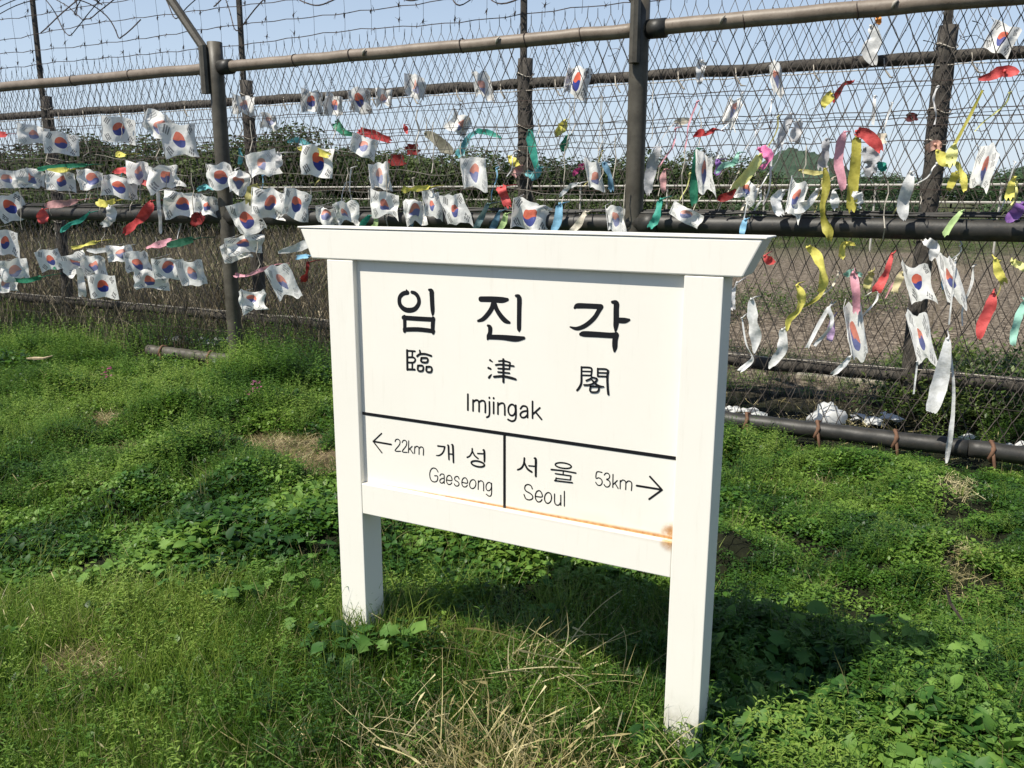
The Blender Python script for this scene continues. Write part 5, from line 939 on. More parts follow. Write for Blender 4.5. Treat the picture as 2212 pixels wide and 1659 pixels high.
# ------------------------------------------------------------ flags
def facing(x, y):
    return math.atan2(-x, y)          # how far a cloth turned squarely to the path is rotated about z
FLAG_COUNT = 0
def make_flag(x, z, w, h, rot, cr, fade, y, label, seed):
    rr = random.Random(seed)
    root = empty("small_flag", (x, y, z), 0, label, "flag", "small printed flags tied to the fence")
    nx, nz = 16, 12
    w *= 1.02; h *= 1.04; cr = cr*.92; kk = rr.uniform(.88, 1.12); w *= kk; h *= kk*rr.uniform(.94, 1.06)
    yaw = facing(x, y)*rr.uniform(.75, 1.05) + rr.uniform(-.15, .15)
    m = MB(); uv = []
    sh = rr.uniform(0, 50)
    ph = rr.uniform(0, 6.28); dr = rr.uniform(-.6, .6)
    wav = (.05 + .10*cr)*w
    cr2 = cr*.9
    for j in range(nz+1):
        for i in range(nx+1):
            u, v = i/nx, j/nz
            X = (u-.5)*w; Z = (v-.5)*h
            q = Vector((u*2.0+sh, v*1.6, 0))
            n1 = mn.noise_vector(q); n2 = mn.noise_vector(q*2.3 + Vector((7, 3, 1)))
            Yd = wav*math.sin(u*7.5 + v*3*dr + ph) + n1.y*cr2*.30*w + n2.y*cr2*.14*w
            X += (n1.x*.34 + n2.x*.12)*cr2*w
            Z += (n1.z*.42 + n2.z*.20)*cr2*h + .03*h*math.sin(u*9+ph)
            # gather towards a tied corner when crumpled
            g_ = cr2*.35*(1-u)*(1-abs(v-.8))
            Z += (.35*h - Z)*g_*.6
            # sag
            Z -= (.10+.1*cr)*h*(u**2)
            m.v.append((X, Yd, Z)); uv.append((u, v))
    for j in range(nz):
        for i in range(nx):
            a = j*(nx+1)+i; m.f.append((a, a+1, a+nx+2, a+nx+1))
    m.uv = uv
    o = m.build("flag_sheet", M['flag'], root, smooth=True)
    at = o.data.attributes.new("tint", 'FLOAT', 'POINT'); at.data.foreach_set("value", [fade]*len(o.data.vertices))
    o.rotation_euler = Euler((0, R(-rot), yaw), 'XYZ')
    # plastic stick or string by which it is tied
    mm = MB()
    M3 = Euler((0, R(-rot), yaw), 'XYZ').to_matrix()
    a = M3 @ Vector(m.v[nz*(nx+1)]); b = M3 @ Vector(m.v[0]); c = a + Vector((rr.uniform(-.03, .01), (5.43-y) if y < 6 else (6.42-y), rr.uniform(.0, .03)))
    mm.tube([b, (a+b)/2, a], .0022, 4); mm.tube([a, (a+c)/2+Vector((0, 0, -.004)), c], .0016, 4)
    mm.build("tie_string", M['c_white'], root)
    return root
for i, (x, z, w, h, rot, cr, fd, y, lab) in enumerate(FLAGS):
    y += (i*7 % 5 - 2)*.006
    make_flag(x, z, w, h, rot, cr, fd, y, lab, 100+i)

def make_ribbon(pts, col, y, tw, label, seed):
    rr = random.Random(seed)
    P = [Vector(p) for p in pts]
    D = []
    for i in range(len(P)-1):
        a, b = P[i], P[i+1]; p0 = P[i-1] if i else a; p3 = P[i+2] if i+2 < len(P) else b
        K = 6
        for k in range(K):
            t = k/K
            D.append(.5*((2*a) + (b-p0)*t + (2*p0-5*a+4*b-p3)*t*t + (-p0+3*a-3*b+p3)*t**3))
    D.append(P[-1])
    n = len(D); NC = 4
    cx = sum(d.x for d in D)/n; ang = facing(cx, y)
    rgt = Vector((math.cos(ang), math.sin(ang), 0)); nrm = Vector((math.sin(ang), -math.cos(ang), 0)); Z = Vector((0, 0, 1))
    # y offset keeps every point on the fence plane, turning only the width
    ph = rr.uniform(-.4, .4); sh = rr.uniform(0, 30)
    wmax = max(d.z for d in D)
    org = Vector((D[0].x, y, D[0].y))
    root_is_mesh = True
    m = MB(); uv = []
    L = 0
    for i, d in enumerate(D):
        d0 = D[max(i-1, 0)]; d1 = D[min(i+1, n-1)]
        ts = (d1.x-d0.x)*math.cos(ang)/max(.35, 1) ; tz = d1.y-d0.y
        l = math.hypot(ts, tz) or 1; ts /= l; tz /= l
        L += (Vector((d.x, d.y)) - Vector((d0.x, d0.y))).length if i else 0
        t = i/(n-1)
        twist = ph + tw*1.7*mn.noise(Vector((t*3+sh, 0, 0)))*1.6
        across = (rgt*(-tz) + Z*ts)
        across = across*math.cos(twist) + nrm*math.sin(twist)
        c = Vector((d.x, y, d.y)) + nrm*(.03*mn.noise(Vector((t*2.5+sh, 4, 0)))*(1+tw))
        other = across.cross(Vector((ts*rgt.x, ts*rgt.y, tz)))
        for k in range(NC+1):
            s = k/NC - .5
            edge = 1 + .10*mn.noise(Vector((t*9+sh, k*3, 1)))*(1+2*tw) + .22*mn.noise(Vector((t*2.2+sh, 11, 1)))
            bow = (math.cos(s*math.pi)-.6)*.10 + tw*.30*mn.noise(Vector((t*5+sh, s*2.5, 7)))
            taper = min(1, .62 + 5*min(t, 1-t)) if wmax > .03 else 1
            rag = Vector((ts*rgt.x, ts*rgt.y, tz))*(rr.uniform(-.30, .30)*d.z if i in (0, n-1) else 0)
            m.v.append(tuple(c + rag + across*s*max(d.z, .002)*edge*taper*.92 + other*bow*d.z - org))
    for i in range(n-1):
        for k in range(NC):
            a = i*(NC+1)+k; m.f.append((a, a+1, a+NC+2, a+NC+1))
    oo_ = None
    o = m.build("ribbon" if wmax > .012 else "string", M['c_'+col], None, smooth=True)
    o.location = org
    cat = "ribbon"
    for kk, cc in (('rag', 'rag'), ('scrap', 'scrap'), ('cloth', 'cloth'), ('string', 'string'), ('plastic', 'plastic scrap'), ('cord', 'cord')):
        if kk in label: cat = cc
    o.name = {"ribbon": "ribbon", "rag": "rag", "scrap": "cloth_scrap", "cloth": "cloth_piece", "string": "string", "plastic scrap": "plastic_scrap", "cord": "cord"}[cat]
    tag(o, label, cat, "ribbons and scraps tied to the fence")
    top = max(D, key=lambda q: q.y); tl = Vector((top.x, y, top.y)) - org
    back = (5.43 if y < 6 else 6.42) - y
    t_ = MB()
    t_.tube([tl + Vector((0, 0, -.006)), tl + Vector((rr.uniform(-.01, .01), back*.3, .006)), tl + Vector((rr.uniform(-.02, .02), back, rr.uniform(0, .02)))], [min(.006, .12*top.z+.001), .004, .003], 5)
    kn = tl + Vector((0, 0, .0)); t_.tube([kn + Vector((-.008, 0, -.004)), kn, kn + Vector((.008, 0, .004))], [.002, min(.011, .25*top.z+.002), .002], 6)
    t_.build("knot", M['c_'+col], o, smooth=True)
    return o
for i, (pts, col, y, tw, lab) in enumerate(RIBBONS):
    make_ribbon(pts, col, y - .03 + (i*5 % 7)*.008, tw, lab, 500+i)

# many thin pale streamers between the others; nothing tells them apart
rs = random.Random(88)
for k in range(64):
    if k < 40: x = rs.uniform(-1.75, .3)
    else: x = rs.uniform(-7.5, -1.9)
    z = rs.choice((2.15, 1.95, 1.75, 1.6, 1.5, 1.15, 1.0)) + rs.uniform(-.12, .12)
    if k >= 40: z = rs.choice((1.7, 1.55, 1.45)) + rs.uniform(-.1, .1)
    ln = rs.uniform(.10, .34); wd = rs.uniform(.006, .018); dx = rs.uniform(-.14, .03)
    col = rs.choice(('white', 'white', 'greywhite', 'sheer', 'pink', 'cream', 'khaki', 'white', 'lemon', 'skyblue'))
    pts = [(x + dx*(t**1.3) + .012*math.sin(t*6+k), z - ln*t, wd*(1 - .4*t)) for t in (0, .25, .5, .75, 1)]
    o = make_ribbon(pts, col, 5.36, .8, "thin pale streamer hanging loose from the wire mesh among the ribbons", 4000+k)
    o['category'] = "streamer"; o['group'] = "thin pale streamers in the mesh"; o.name = "streamer"

# ------------------------------------------------------------ plants: prototypes
def leaf_faces(base, d, upv, L, W, fold=.25, curl=.2, seg=3, lobed=0, rr=random):
    """one leaf as a folded, curved strip: returns verts, quads"""
    side = d.cross(upv)
    side = side.normalized() if side.length > 1e-5 else Vector((1, 0, 0))
    nrm = side.cross(d).normalized()
    V = []; F = []
    prof = [0.05, .75, 1.0, .72, .0] if seg == 4 else ([.1, 1.0, .75, .0] if seg == 3 else [.3, 1.0, 0.0])
    n = len(prof)
    for i, pw in enumerate(prof):
        t = i/(n-1)
        c = base + d*(L*t) - nrm*(curl*L*t*t)
        wv = W*.5*pw
        if lobed and 0 < i < n-1: wv *= 1 + .35*(1 if i % 2 else -1)
        V += [c - side*wv + nrm*(fold*wv), c, c + side*wv + nrm*(fold*wv)]
    for i in range(n-1):
        a = i*3
        F += [(a, a+1, a+4, a+3), (a+1, a+2, a+5, a+4)]
    return V, F

def proto(name, build, mat, seed):
    rr = random.Random(seed)
    V = []; F = []; T = []
    def addl(vf, t):
        n = len(V); V.extend([tuple(v) for v in vf[0]]); F.extend([tuple(i+n for i in f) for f in vf[1]]); T.extend([t]*len(vf[0]))
    build(rr, addl)
    o = np_mesh(name, V, F, mat, 'nolink', T)
    return o
def rdir(rr, tilt0, tilt1):
    a = rr.uniform(0, 6.283); t = R(rr.uniform(tilt0, tilt1))
    return Vector((math.cos(a)*math.sin(t), math.sin(a)*math.sin(t), math.cos(t)))
def b_grass(nb, h0, h1, w, tilt=38, spread=.05):
    def f(rr, add):
        for i in range(nb):
            b = Vector((rr.gauss(0, spread), rr.gauss(0, spread), -.01)); d = rdir(rr, 3, tilt); L = rr.uniform(h0, h1)
            side = d.cross(Vector((rr.uniform(-1, 1), rr.uniform(-1, 1), .2))).normalized()
            V = []; lean = Vector((d.x, d.y, 0))*rr.uniform(.3, 1.0)
            for k, pw in enumerate((1, .8, .5, .04)):
                t = k/3
                c = b + d*L*t + lean*L*t*t*.6 - Vector((0, 0, L*.12*t*t))
                V += [c-side*w*.5*pw, c+side*w*.5*pw]
            add((V, [(0, 1, 3, 2), (2, 3, 5, 4), (4, 5, 7, 6)]), rr.random())
    return f
def b_small(n, rad, hmax, L, W, curl=.2, seg=2):
    """low mound of many small leaves at the ends of short stems"""
    def f(rr, add):
        for i in range(n):
            a = rr.uniform(0, 6.283); r = rad*math.sqrt(rr.random()); z = hmax*(1-(r/rad)**2*.7)*rr.uniform(.15, 1.0)
            c = Vector((r*math.cos(a), r*math.sin(a), z))
            d = (Vector((math.cos(a), math.sin(a), 0))*rr.uniform(0, 1) + Vector((rr.uniform(-1, 1), rr.uniform(-1, 1), rr.uniform(-.1, .9)))).normalized()
            s = rr.uniform(.7, 1.3)
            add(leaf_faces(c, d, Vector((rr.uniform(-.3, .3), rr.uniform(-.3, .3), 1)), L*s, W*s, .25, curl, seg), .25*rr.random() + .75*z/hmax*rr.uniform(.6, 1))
    return f
def b_sprig(ns, h0, h1, L, W, per, tilt=35, spread=.05, narrow=False):
    """upright stems carrying paired leaves"""
    def f(rr, add):
        for s in range(ns):
            b = Vector((rr.gauss(0, spread), rr.gauss(0, spread), 0)); d = rdir(rr, 2, tilt); H = rr.uniform(h0, h1)
            side = d.orthogonal().normalized()*.0018
            add(([b-side, b+side, b+d*H+side*.4, b+d*H-side*.4], [(0, 1, 2, 3)]), .3)
            for k in range(per):
                t = (k+1)/per
                c = b + d*H*t; a = k*2.4 + rr.uniform(-.4, .4)
                e = (Vector((math.cos(a), math.sin(a), 0)) + d*rr.uniform(.1, .7)).normalized()
                sz = (1.15 - .6*t)*rr.uniform(.75, 1.2)
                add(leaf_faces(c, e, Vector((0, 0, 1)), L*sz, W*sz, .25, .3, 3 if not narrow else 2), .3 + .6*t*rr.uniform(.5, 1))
    return f
def b_stalks(n, L0, L1, w, flat=60, spread=.06, heads=.2):
    """long bent dry stalks"""
    def f(rr, add):
        for i in range(n):
            b = Vector((rr.gauss(0, spread), rr.gauss(0, spread), rr.uniform(-.005, .02))); d = rdir(rr, 8 if (flat < 50 or rr.random() < .3) else 55, flat); L = rr.uniform(L0, L1)
            kink = rr.uniform(.3, .7); V = []; p = b.copy(); K = 8
            d2 = (d + rdir(rr, 60, 115)*.9).normalized()
            ref = Vector((rr.uniform(-1, 1), rr.uniform(-1, 1), .3))
            for k in range(K+1):
                t = k/K
                dd = d.lerp(d2, max(0, min(1, (t-kink)/.7 + .5))).normalized()
                side = dd.cross(ref).normalized()
                pw = w*(1-.75*t)
                if rr.random() < heads and k > K-2: pw = w*1.6
                V += [p-side*pw*.5, p+side*pw*.5]
                p = p + dd*(L/K)
            add((V, [(2*k, 2*k+1, 2*k+3, 2*k+2) for k in range(K)]), rr.random())
    return f
def protos(tagname, fn, mat, n, seed):
    c = bpy.data.collections.new("source_"+tagname)
    for i in range(n):
        o = proto("%s_%d" % (tagname, i), fn, mat, seed+i)
        c.objects.link(o)
    return c
PR = dict(
 grass=protos("grass", b_grass(26, .05, .13, .0032), M['grass'], 4, 10),
 tallgrass=protos("tallgrass", b_grass(22, .12, .26, .0042, 45), M['grass'], 3, 20),
 small=protos("smallleaf", b_small(70, .085, .08, .021, .015), M['small'], 4, 30),
 med=protos("medleaf", b_small(42, .10, .10, .034, .024, seg=3), M['small'], 4, 40),
 mug=protos("feathery", b_sprig(7, .07, .17, .034, .0095, 12, 40, .04, True), M['mug'], 4, 50),
 broad=protos("broadleaf", b_small(22, .11, .11, .055, .040, .35, 4), M['broad'], 4, 60),
 straw=protos("straw", b_stalks(9, .09, .29, .0042, 84), M['straw'], 5, 70),
 strawshort=protos("strawshort", b_stalks(14, .04, .12, .0028, 80), M['straw'], 3, 80),
 reed=protos("reed", b_stalks(10, .35, .85, .010, 14, .12, .3), M['reed'], 4, 90),
 bush=protos("bushy", b_small(90, .20, .26, .030, .016), M['bush'], 4, 100),
 bushlight=protos("bushyg", b_sprig(8, .15, .40, .045, .016, 12, 30, .09), M['mug'], 4, 110),
)
def scatter(name, pts, col, label_kind='stuff'):
    """pts rows: x, y, z, rx, ry, rz, scale"""
    A = np.asarray(pts, dtype=np.float32)
    me = bpy.data.meshes.new(name)
    me.vertices.add(len(A)); me.vertices.foreach_set("co", A[:, :3].ravel().copy())
    for nme, typ, key, dat in (("rot", 'FLOAT_VECTOR', "vector", A[:, 3:6]), ("scl", 'FLOAT', "value", A[:, 6])):
        at = me.attributes.new(nme, typ, 'POINT'); at.data.foreach_set(key, np.ascontiguousarray(dat).ravel())
    o = bpy.data.objects.new(name, me); COL.objects.link(o)
    ng = bpy.data.node_groups.new(name, 'GeometryNodeTree')
    ng.interface.new_socket("Geometry", in_out='INPUT', socket_type='NodeSocketGeometry')
    ng.interface.new_socket("Geometry", in_out='OUTPUT', socket_type='NodeSocketGeometry')
    n = ng.nodes
    gi = n.new("NodeGroupInput"); go = n.new("NodeGroupOutput")
    ip = n.new("GeometryNodeInstanceOnPoints"); ci = n.new("GeometryNodeCollectionInfo")
    ci.inputs['Collection'].default_value = col; ci.inputs['Separate Children'].default_value = True; ci.inputs['Reset Children'].default_value = True
    ip.inputs['Pick Instance'].default_value = True
    a1 = n.new("GeometryNodeInputNamedAttribute"); a1.data_type = 'FLOAT_VECTOR'; a1.inputs[0].default_value = "rot"
    a2 = n.new("GeometryNodeInputNamedAttribute"); a2.data_type = 'FLOAT'; a2.inputs[0].default_value = "scl"
    ng.links.new(gi.outputs[0], ip.inputs['Points']); ng.links.new(ci.outputs[0], ip.inputs['Instance'])
    ng.links.new(a1.outputs[0], ip.inputs['Rotation']); ng.links.new(a2.outputs[0], ip.inputs['Scale'])
    ng.links.new(ip.outputs[0], go.inputs[0])
    md = o.modifiers.new("scatter", 'NODES'); md.node_group = ng
    o['kind'] = label_kind
    return o

# where the near ground is seen from the path: sample in depth and bearing, then turn into ground points
def nz(x, y, s, o=0): return mn.noise(Vector((x*s, y*s, o)))
def bare(x, y):
    b = 0
    for cx, cy, rx, ry in BARE:
        d = ((x-cx)/rx)**2 + ((y-cy)/ry)**2
        b = max(b, 1-d)
    return b
hx, hy = -math.sin(y_), math.cos(y_)
def cand(n, d0, d1, pw, ymax=5.45, ymin=-9):
    """candidate ground points in the strip in front of the camera; pw sets how density falls with depth"""
    out = []
    while len(out) < n:
        t = random.random()
        d = (d0**pw + (d1**pw - d0**pw)*t)**(1/pw)
        s = random.uniform(-.72, .72)*d
        x = hx*d + hy*s; y = hy*d - hx*s
        if ymin < y < ymax and not (y > 5.28 and y < 5.42): out.append((x, y, d))
    return out
def inst(x, y, s, tilt=.12, z=0):
    return (x, y, gz(x, y)+z, random.uniform(-tilt, tilt), random.uniform(-tilt, tilt), random.uniform(0, 6.283), s)
L = {k: [] for k in PR}
def vis(x, y):
    v = Vector((x, y, 0)) - Vector((0, 0, 1.5)); c = v.dot(fw); return v.dot(rt2)/c, v.dot(up2)/c
for x, y, d in cand(26000, 1.35, 8.6, 1.05):
    q1 = nz(x, y, 1.1, 3); q2 = nz(x, y, .55, 9); q3 = nz(x, y, 3.1, 5)
    u, w = vis(x, y)
    px = 1106 + 1826.6*u; py = 829.5 - 1826.6*w       # only used to decide which kind grows in which corner of the plot
    b = bare(x, y)
    if b > .15 + .3*q3:
        if random.random() < .45: L['strawshort'].append(inst(x, y, random.uniform(.5, .9)))
        if random.random() < .12: L['grass'].append(inst(x, y, random.uniform(.4, .7)))
        continue
    gap = nz(x, y, 2.6, 5) + .5*nz(x, y, 6, 2)
    if gap < -.22 and d > 2.3 and random.random() < .88: continue
    right = x > -.75 + .05*q1
    under = (-1.75 < x < -.45) and y < 2.9
    mound = .75 + .75*max(-.3, q1)
    if under and y < 2.55:
        r = random.random()
        if r < .40: L['grass'].append(inst(x, y, random.uniform(.8, 1.4)))
        elif r < .52: L['tallgrass'].append(inst(x, y, random.uniform(.5, 1.0)))
        elif r < .62: L['mug'].append(inst(x, y, random.uniform(.6, 1.1)))
        elif r < .70 and y > 2.2: L['med'].append(inst(x, y, random.uniform(.6, 1.0)))
    elif right:
        if y < 3.1 + .3*q1:
            r = random.random()
            if r < .36: L['broad'].append(inst(x, y, random.uniform(.7, 1.15)*mound))
            elif r < .72: L['med'].append(inst(x, y, random.uniform(.7, 1.2)*mound))
            elif r < .85: L['mug'].append(inst(x, y, random.uniform(.7, 1.2)))
            elif r < .9: L['tallgrass'].append(inst(x, y, random.uniform(.6, .9)))
        else:
            r = random.random()
            if r < .50: L['small'].append(inst(x, y, random.uniform(.8, 1.25)*mound))
            elif r < .68: L['med'].append(inst(x, y, random.uniform(.5, .9)*mound))
            elif r < .93: L['mug'].append(inst(x, y, random.uniform(.5, .95)*mound))
            else: L['grass'].append(inst(x, y, random.uniform(.7, 1.1)))
    else:
        # left lawn and weeds
        leafy = (d > 2.85 + .35*q2) and (d < 4.1) and x > -3.6 + q1
        if d < 2.9 + .4*q2:
            r = random.random()
            if r < .60: L['grass'].append(inst(x, y, random.uniform(.8, 1.4)))
            elif r < .68: L['tallgrass'].append(inst(x, y, random.uniform(.4, .8)))
            elif r < .80: L['mug'].append(inst(x, y, random.uniform(.5, .9)))
            elif r < .86: L['med'].append(inst(x, y, random.uniform(.5, .8)))
            elif r < .91: L['strawshort'].append(inst(x, y, random.uniform(.7, 1.2)))
        elif leafy:
            r = random.random()
            if r < .30: L['broad'].append(inst(x, y, random.uniform(.55, .95)*mound))
            elif r < .62: L['med'].append(inst(x, y, random.uniform(.7, 1.1)*mound))
            elif r < .8: L['small'].append(inst(x, y, random.uniform(.8, 1.3)*mound))
            elif r < .9: L['grass'].append(inst(x, y, random.uniform(.9, 1.3)))
        else:
            if -6.9 < x < -5.3 and y > 4.6 and random.random() < (.9 if y > 4.95 else .5): continue
            if random.random() < .035: L['bushlight'].append(inst(x, y, random.uniform(.3, .6)))
            if random.random() < .05: L['tallgrass'].append(inst(x, y, random.uniform(.6, 1.1)))
            hi = 1 + .6*max(0, q1+.1) + (.5 if d > 5 else 0)*max(0, q2+.3)
            r = random.random()
            if r < .34: L['small'].append(inst(x, y, random.uniform(.6, 1.1)*hi))
            elif r < .62: L['mug'].append(inst(x, y, random.uniform(.6, 1.0)*hi))
            elif r < .74: L['med'].append(inst(x, y, random.uniform(.5, .8)*hi))
            elif r < .93: L['grass'].append(inst(x, y, random.uniform(.8, 1.3)))
            elif r < .95: L['strawshort'].append(inst(x, y, random.uniform(.7, 1.3)))
for k in range(26):
    rs = random.Random(6000+k)
    cx = rs.choice((rs.uniform(-9.5, -6.9), rs.uniform(-5.2, -2.0), rs.uniform(-5.2, -2.0))); cy = rs.uniform(4.3, 5.2); cr_ = rs.uniform(.14, .32)
    kind = rs.choice(('bushlight', 'mug', 'med'))
    for j in range(int(60*cr_)+8):
        x = rs.gauss(cx, cr_*.55); y = rs.gauss(cy, cr_*.4)
        if y > 5.28 or (-6.95 < x < -5.33): continue
        dd = math.hypot(x-cx, y-cy)/cr_
        L[kind].append(inst(x, y, (1.7 if kind == 'mug' else (.8 if kind == 'bushlight' else 1.5))*max(.4, 1.1-.5*dd), .15, (.10*max(0, 1-dd) if kind != 'bushlight' else 0)))
# straw heap under the sign
for k in range(60):
    L['straw'].append(inst(random.gauss(-.80, .10), random.gauss(1.62, .07), random.uniform(.6, .95), .4, .015))
for k in range(200):
    x = random.gauss(-.88, .21); y = random.gauss(1.60, .14)
    if -1.75 < x < -.3 and 1.1 < y < 2.7: L['straw'].append(inst(x, y, random.uniform(.6, 1.15), .35, .02))
for k in range(14):
    x = random.gauss(-1.38, .07); y = random.gauss(1.60, .07); L['straw'].append(inst(x, y, random.uniform(.4, .8), .5, .01))
for k in range(14):
    x = random.gauss(-1.0, .2); y = random.gauss(2.1, .15); L['straw'].append(inst(x, y, random.uniform(.9, 1.3), .35, .02))
# weeds pressed against and behind the fence
for k in range(5200):
    x = random.uniform(-13, 2.2); y = random.uniform(5.42, 8.5)
    q = nz(x, y, .8, 4)
    if x > -1.9:
        if y < 6.3: 
            if q + .25*nz(x, y, 3, 1) > -.05: L['bush'].append(inst(x, y, random.uniform(.22, .42)) if random.random() < .5 else inst(x, y, .1))
            if q > 0 and random.random() < .35: L['mug'].append(inst(x, y, random.uniform(.7, 1.2)))
            elif random.random() < .3: L['strawshort'].append(inst(x, y, random.uniform(.8, 1.5)))
        elif x > -.2 + .4*q: L['bush'].append(inst(x, y, random.uniform(.8, 1.5)))
        elif y > 7.5 and y < 8.2 and random.random() < .6: L['bush'].append(inst(x, y, random.uniform(.4, .8)))
        elif y > 6.6 and y < 7.2 and random.random() < .25: L['mug'].append(inst(x, y, random.uniform(.7, 1.2)))
        elif random.random() < .10: L['reed'].append(inst(x, y, random.uniform(.25, .5)))
    else:
        if y < 6.6 and random.random() < .55: L['bushlight' if q > 0 else 'mug'].append(inst(x, y, random.uniform(.6, 1.1)))
        elif random.random() < .35: L['reed'].append(inst(x, y, random.uniform(.35, .9)))
        elif random.random() < .3: L['bush'].append(inst(x, y, random.uniform(.4, .8)))
for k in range(1100):
    x = random.uniform(-12, -1.9)
    if -6.75 < x < -5.3 and random.random() < .97: continue
    y = random.uniform(4.85, 5.28); q = nz(x, y, .9, 6) + (.7 if -5.3 < x < -3 else 0)
    L['bushlight' if random.random() < .45 else ('med' if random.random() < .5 else 'mug')].append(inst(x, y, random.uniform(.55, 1.0)*(1+.5*q)))
# dead reeds of the field beyond, thicker to the left
for k in range(7000):
    d = random.uniform(8.5, 34)**1.0; s = random.uniform(-.75, .75)*d
    x = hx*d + hy*s; y = hy*d - hx*s
    if y < 7.2: continue
    q = nz(x, y, .25, 7)
    lf = max(0, min(1, (-x/y - .35)/.5))
    if random.random() < .15 + .85*lf: L['reed'].append(inst(x, y, random.uniform(.45, 1.0)*(.45+.55*lf)))
    if q + .4*lf > .25 and random.random() < .5 or (d > 24 and random.random() < .8): L['bush'].append(inst(x, y, random.uniform(.8, 1.7)))
NAMES = dict(grass="grass", tallgrass="tall_grass", small="small_leaf_ground_cover", med="leafy_ground_cover", mug="feathery_weeds", broad="broad_leaf_ground_cover",
             straw="dry_straw", strawshort="dry_grass_litter", reed="dead_reeds", bush="low_scrub", bushlight="upright_weeds")
for k, v in L.items():
    if v: scatter(NAMES[k], v, PR[k])

# ------------------------------------------------------------ single broadleaf plants one can pick apart
LEAFM = []
for i in range(6):
    rr = random.Random(300+i)
    V = []; F = []
    # broad lobed blade about 1 long: 7 stations, folded on the midrib
    prof = [.05, .40, .22, .50, .27, .38, .16, .0] if i % 3 else [.04, .26, .40, .44, .38, .28, .14, .0]
    n = len(prof)
    for k, pw in enumerate(prof):
        t = k/(n-1); wv = pw*(1 + rr.uniform(-.12, .12))
        zc = -.22*t*t + .05*math.sin(t*5+i); rip = .05*math.sin(t*9+i)
        V += [(-wv, t, zc+.10*wv+rip), (-wv*.5, t, zc+.09*wv), (0, t, zc), (wv*.5, t, zc+.09*wv), (wv, t, zc+.10*wv-rip)]
    for k in range(n-1):
        for j in range(4):
            a = k*5+j; F.append((a, a+1, a+6, a+5))
    o = np_mesh("leaf", V, F, M['broad'], 'nolink', [rr.uniform(.3, 1)]*len(V), smooth=True)
    LEAFM.append(o.data)
def weed(x, y, size, nl, seed, label, tall=1.0):
    rr = random.Random(seed)
    root = empty("broadleaf_weed", (x, y, gz(x, y)), rr.uniform(0, 6), label, "weed", "broad leaved weeds growing round the sign")
    st = MB()
    for k in range(nl):
        a = k*2.4 + rr.uniform(-.3, .3); h = size*tall*rr.uniform(.5, 1.3)*(1 - .3*k/nl); r = size*rr.uniform(.25, .9)
        p = Vector((r*math.cos(a), r*math.sin(a), h))
        st.tube([(0, 0, -.01), (p.x*.4, p.y*.4, h*.65), tuple(p)], [.003, .0022, .0016], 4)
        lo = bpy.data.objects.new("leaf", LEAFM[rr.randrange(6)])
        COL.objects.link(lo); lo.parent = root
        lo.location = p
        lo.rotation_euler = (R(rr.uniform(-35, 25)), R(rr.uniform(-30, 30)), a - math.pi/2 + rr.uniform(-.4, .4))
        s = size*rr.uniform(.55, 1.0); lo.scale = (s, s, s)
    st.build("stem", M['small'], root)
WP = []
for k in range(34):
    rr = random.Random(900+k)
    WP.append((rr.uniform(-.42, .40), rr.uniform(1.75, 2.95), rr.uniform(.05, .085), rr.randint(8, 13)))
for k in range(26):
    rr = random.Random(950+k)
    WP.append((rr.uniform(-3.0, -1.85), rr.uniform(1.9, 2.9), rr.uniform(.045, .07), rr.randint(6, 9)))
WP += [(-.66, 1.98, .06, 8), (-.60, 1.75, .06, 7), (-1.53, 1.97, .072, 14), (-1.68, 1.95, .066, 13), (-1.60, 1.88, .060, 12), (-1.47, 2.06, .07, 12), (-.42, 1.98, .07, 9)]
for k, (x, y, s, nl) in enumerate(WP):
    if k < 34: lb = "dark green broad leaved weed in the shady patch right of the sign"
    elif k < 60: lb = "small broad leaved weed in the leafy patch left of the sign"
    else: lb = "broad leaved weed crowding the foot of a sign post"
    weed(x, y, s, nl, 1200+k, lb, tall=1.3 if k < 60 else 1.7)

# fallen stick, flowers, litter
m = MB(); m.tube([(-.22, .06, .02), (0, 0, .05), (.16, -.03, .07), (.26, -.02, .10)], [.006, .014, .012, .003], 6, rough=.2)
o = m.build("stick", M['stick'], None); o.location = (-6.75, 4.38, gz(-6.75, 4.38)+.12); tag(o, "pale dry stick lying on the weeds at the left, near the fence", "stick")
m = MB(); m.tube([(-.10, 0, 0), (0, .01, .03), (.12, 0, .02)], [.003, .006, .002], 5, rough=.2)
o = m.build("stick", M['stick'], None); o.location = (-1.52, 1.28, gz(-1.52, 1.28)+.08); tag(o, "bent straw coloured stalk lying in the grass left of the sign, near the bottom edge", "stick")
m = MB(); m.tube([(-.02, 0, .12), (0, .01, .06), (.05, 0, .0)], [.003, .006, .004], 5, rough=.2)
o = m.build("stick", M['bark'], None); o.location = (.12, 3.05, gz(.12, 3.05)+.08); tag(o, "brown twig standing in the green cover at the right", "stick")
for x, y, lb in ((-5.76, 4.31, "magenta flower spike in the weeds left of the near post"), (-4.06, 4.12, "magenta flower cluster in the weeds just left of the sign")):
    root = empty("wild_flower", (x, y, gz(x, y)), 0, lb, "flower")
    rr = random.Random(int(x*100)); V = []; F = []
    for k in range(26):
        c = Vector((rr.gauss(0, .022), rr.gauss(0, .022), .10 + rr.uniform(0, .10)))
        a = leaf_faces(c, rdir(rr, 20, 100), Vector((0, 0, 1)), .022, .015, seg=2)
        n = len(V); V += [tuple(v) for v in a[0]]; F += [tuple(i+n for i in f) for f in a[1]]
    np_mesh("petals", V, F, M['flower'], root, [rr.random() for _ in V])
    m = MB(); m.tube([(0, 0, 0), (0, 0, .16)], .003, 4); m.build("stem", M['small'], root)
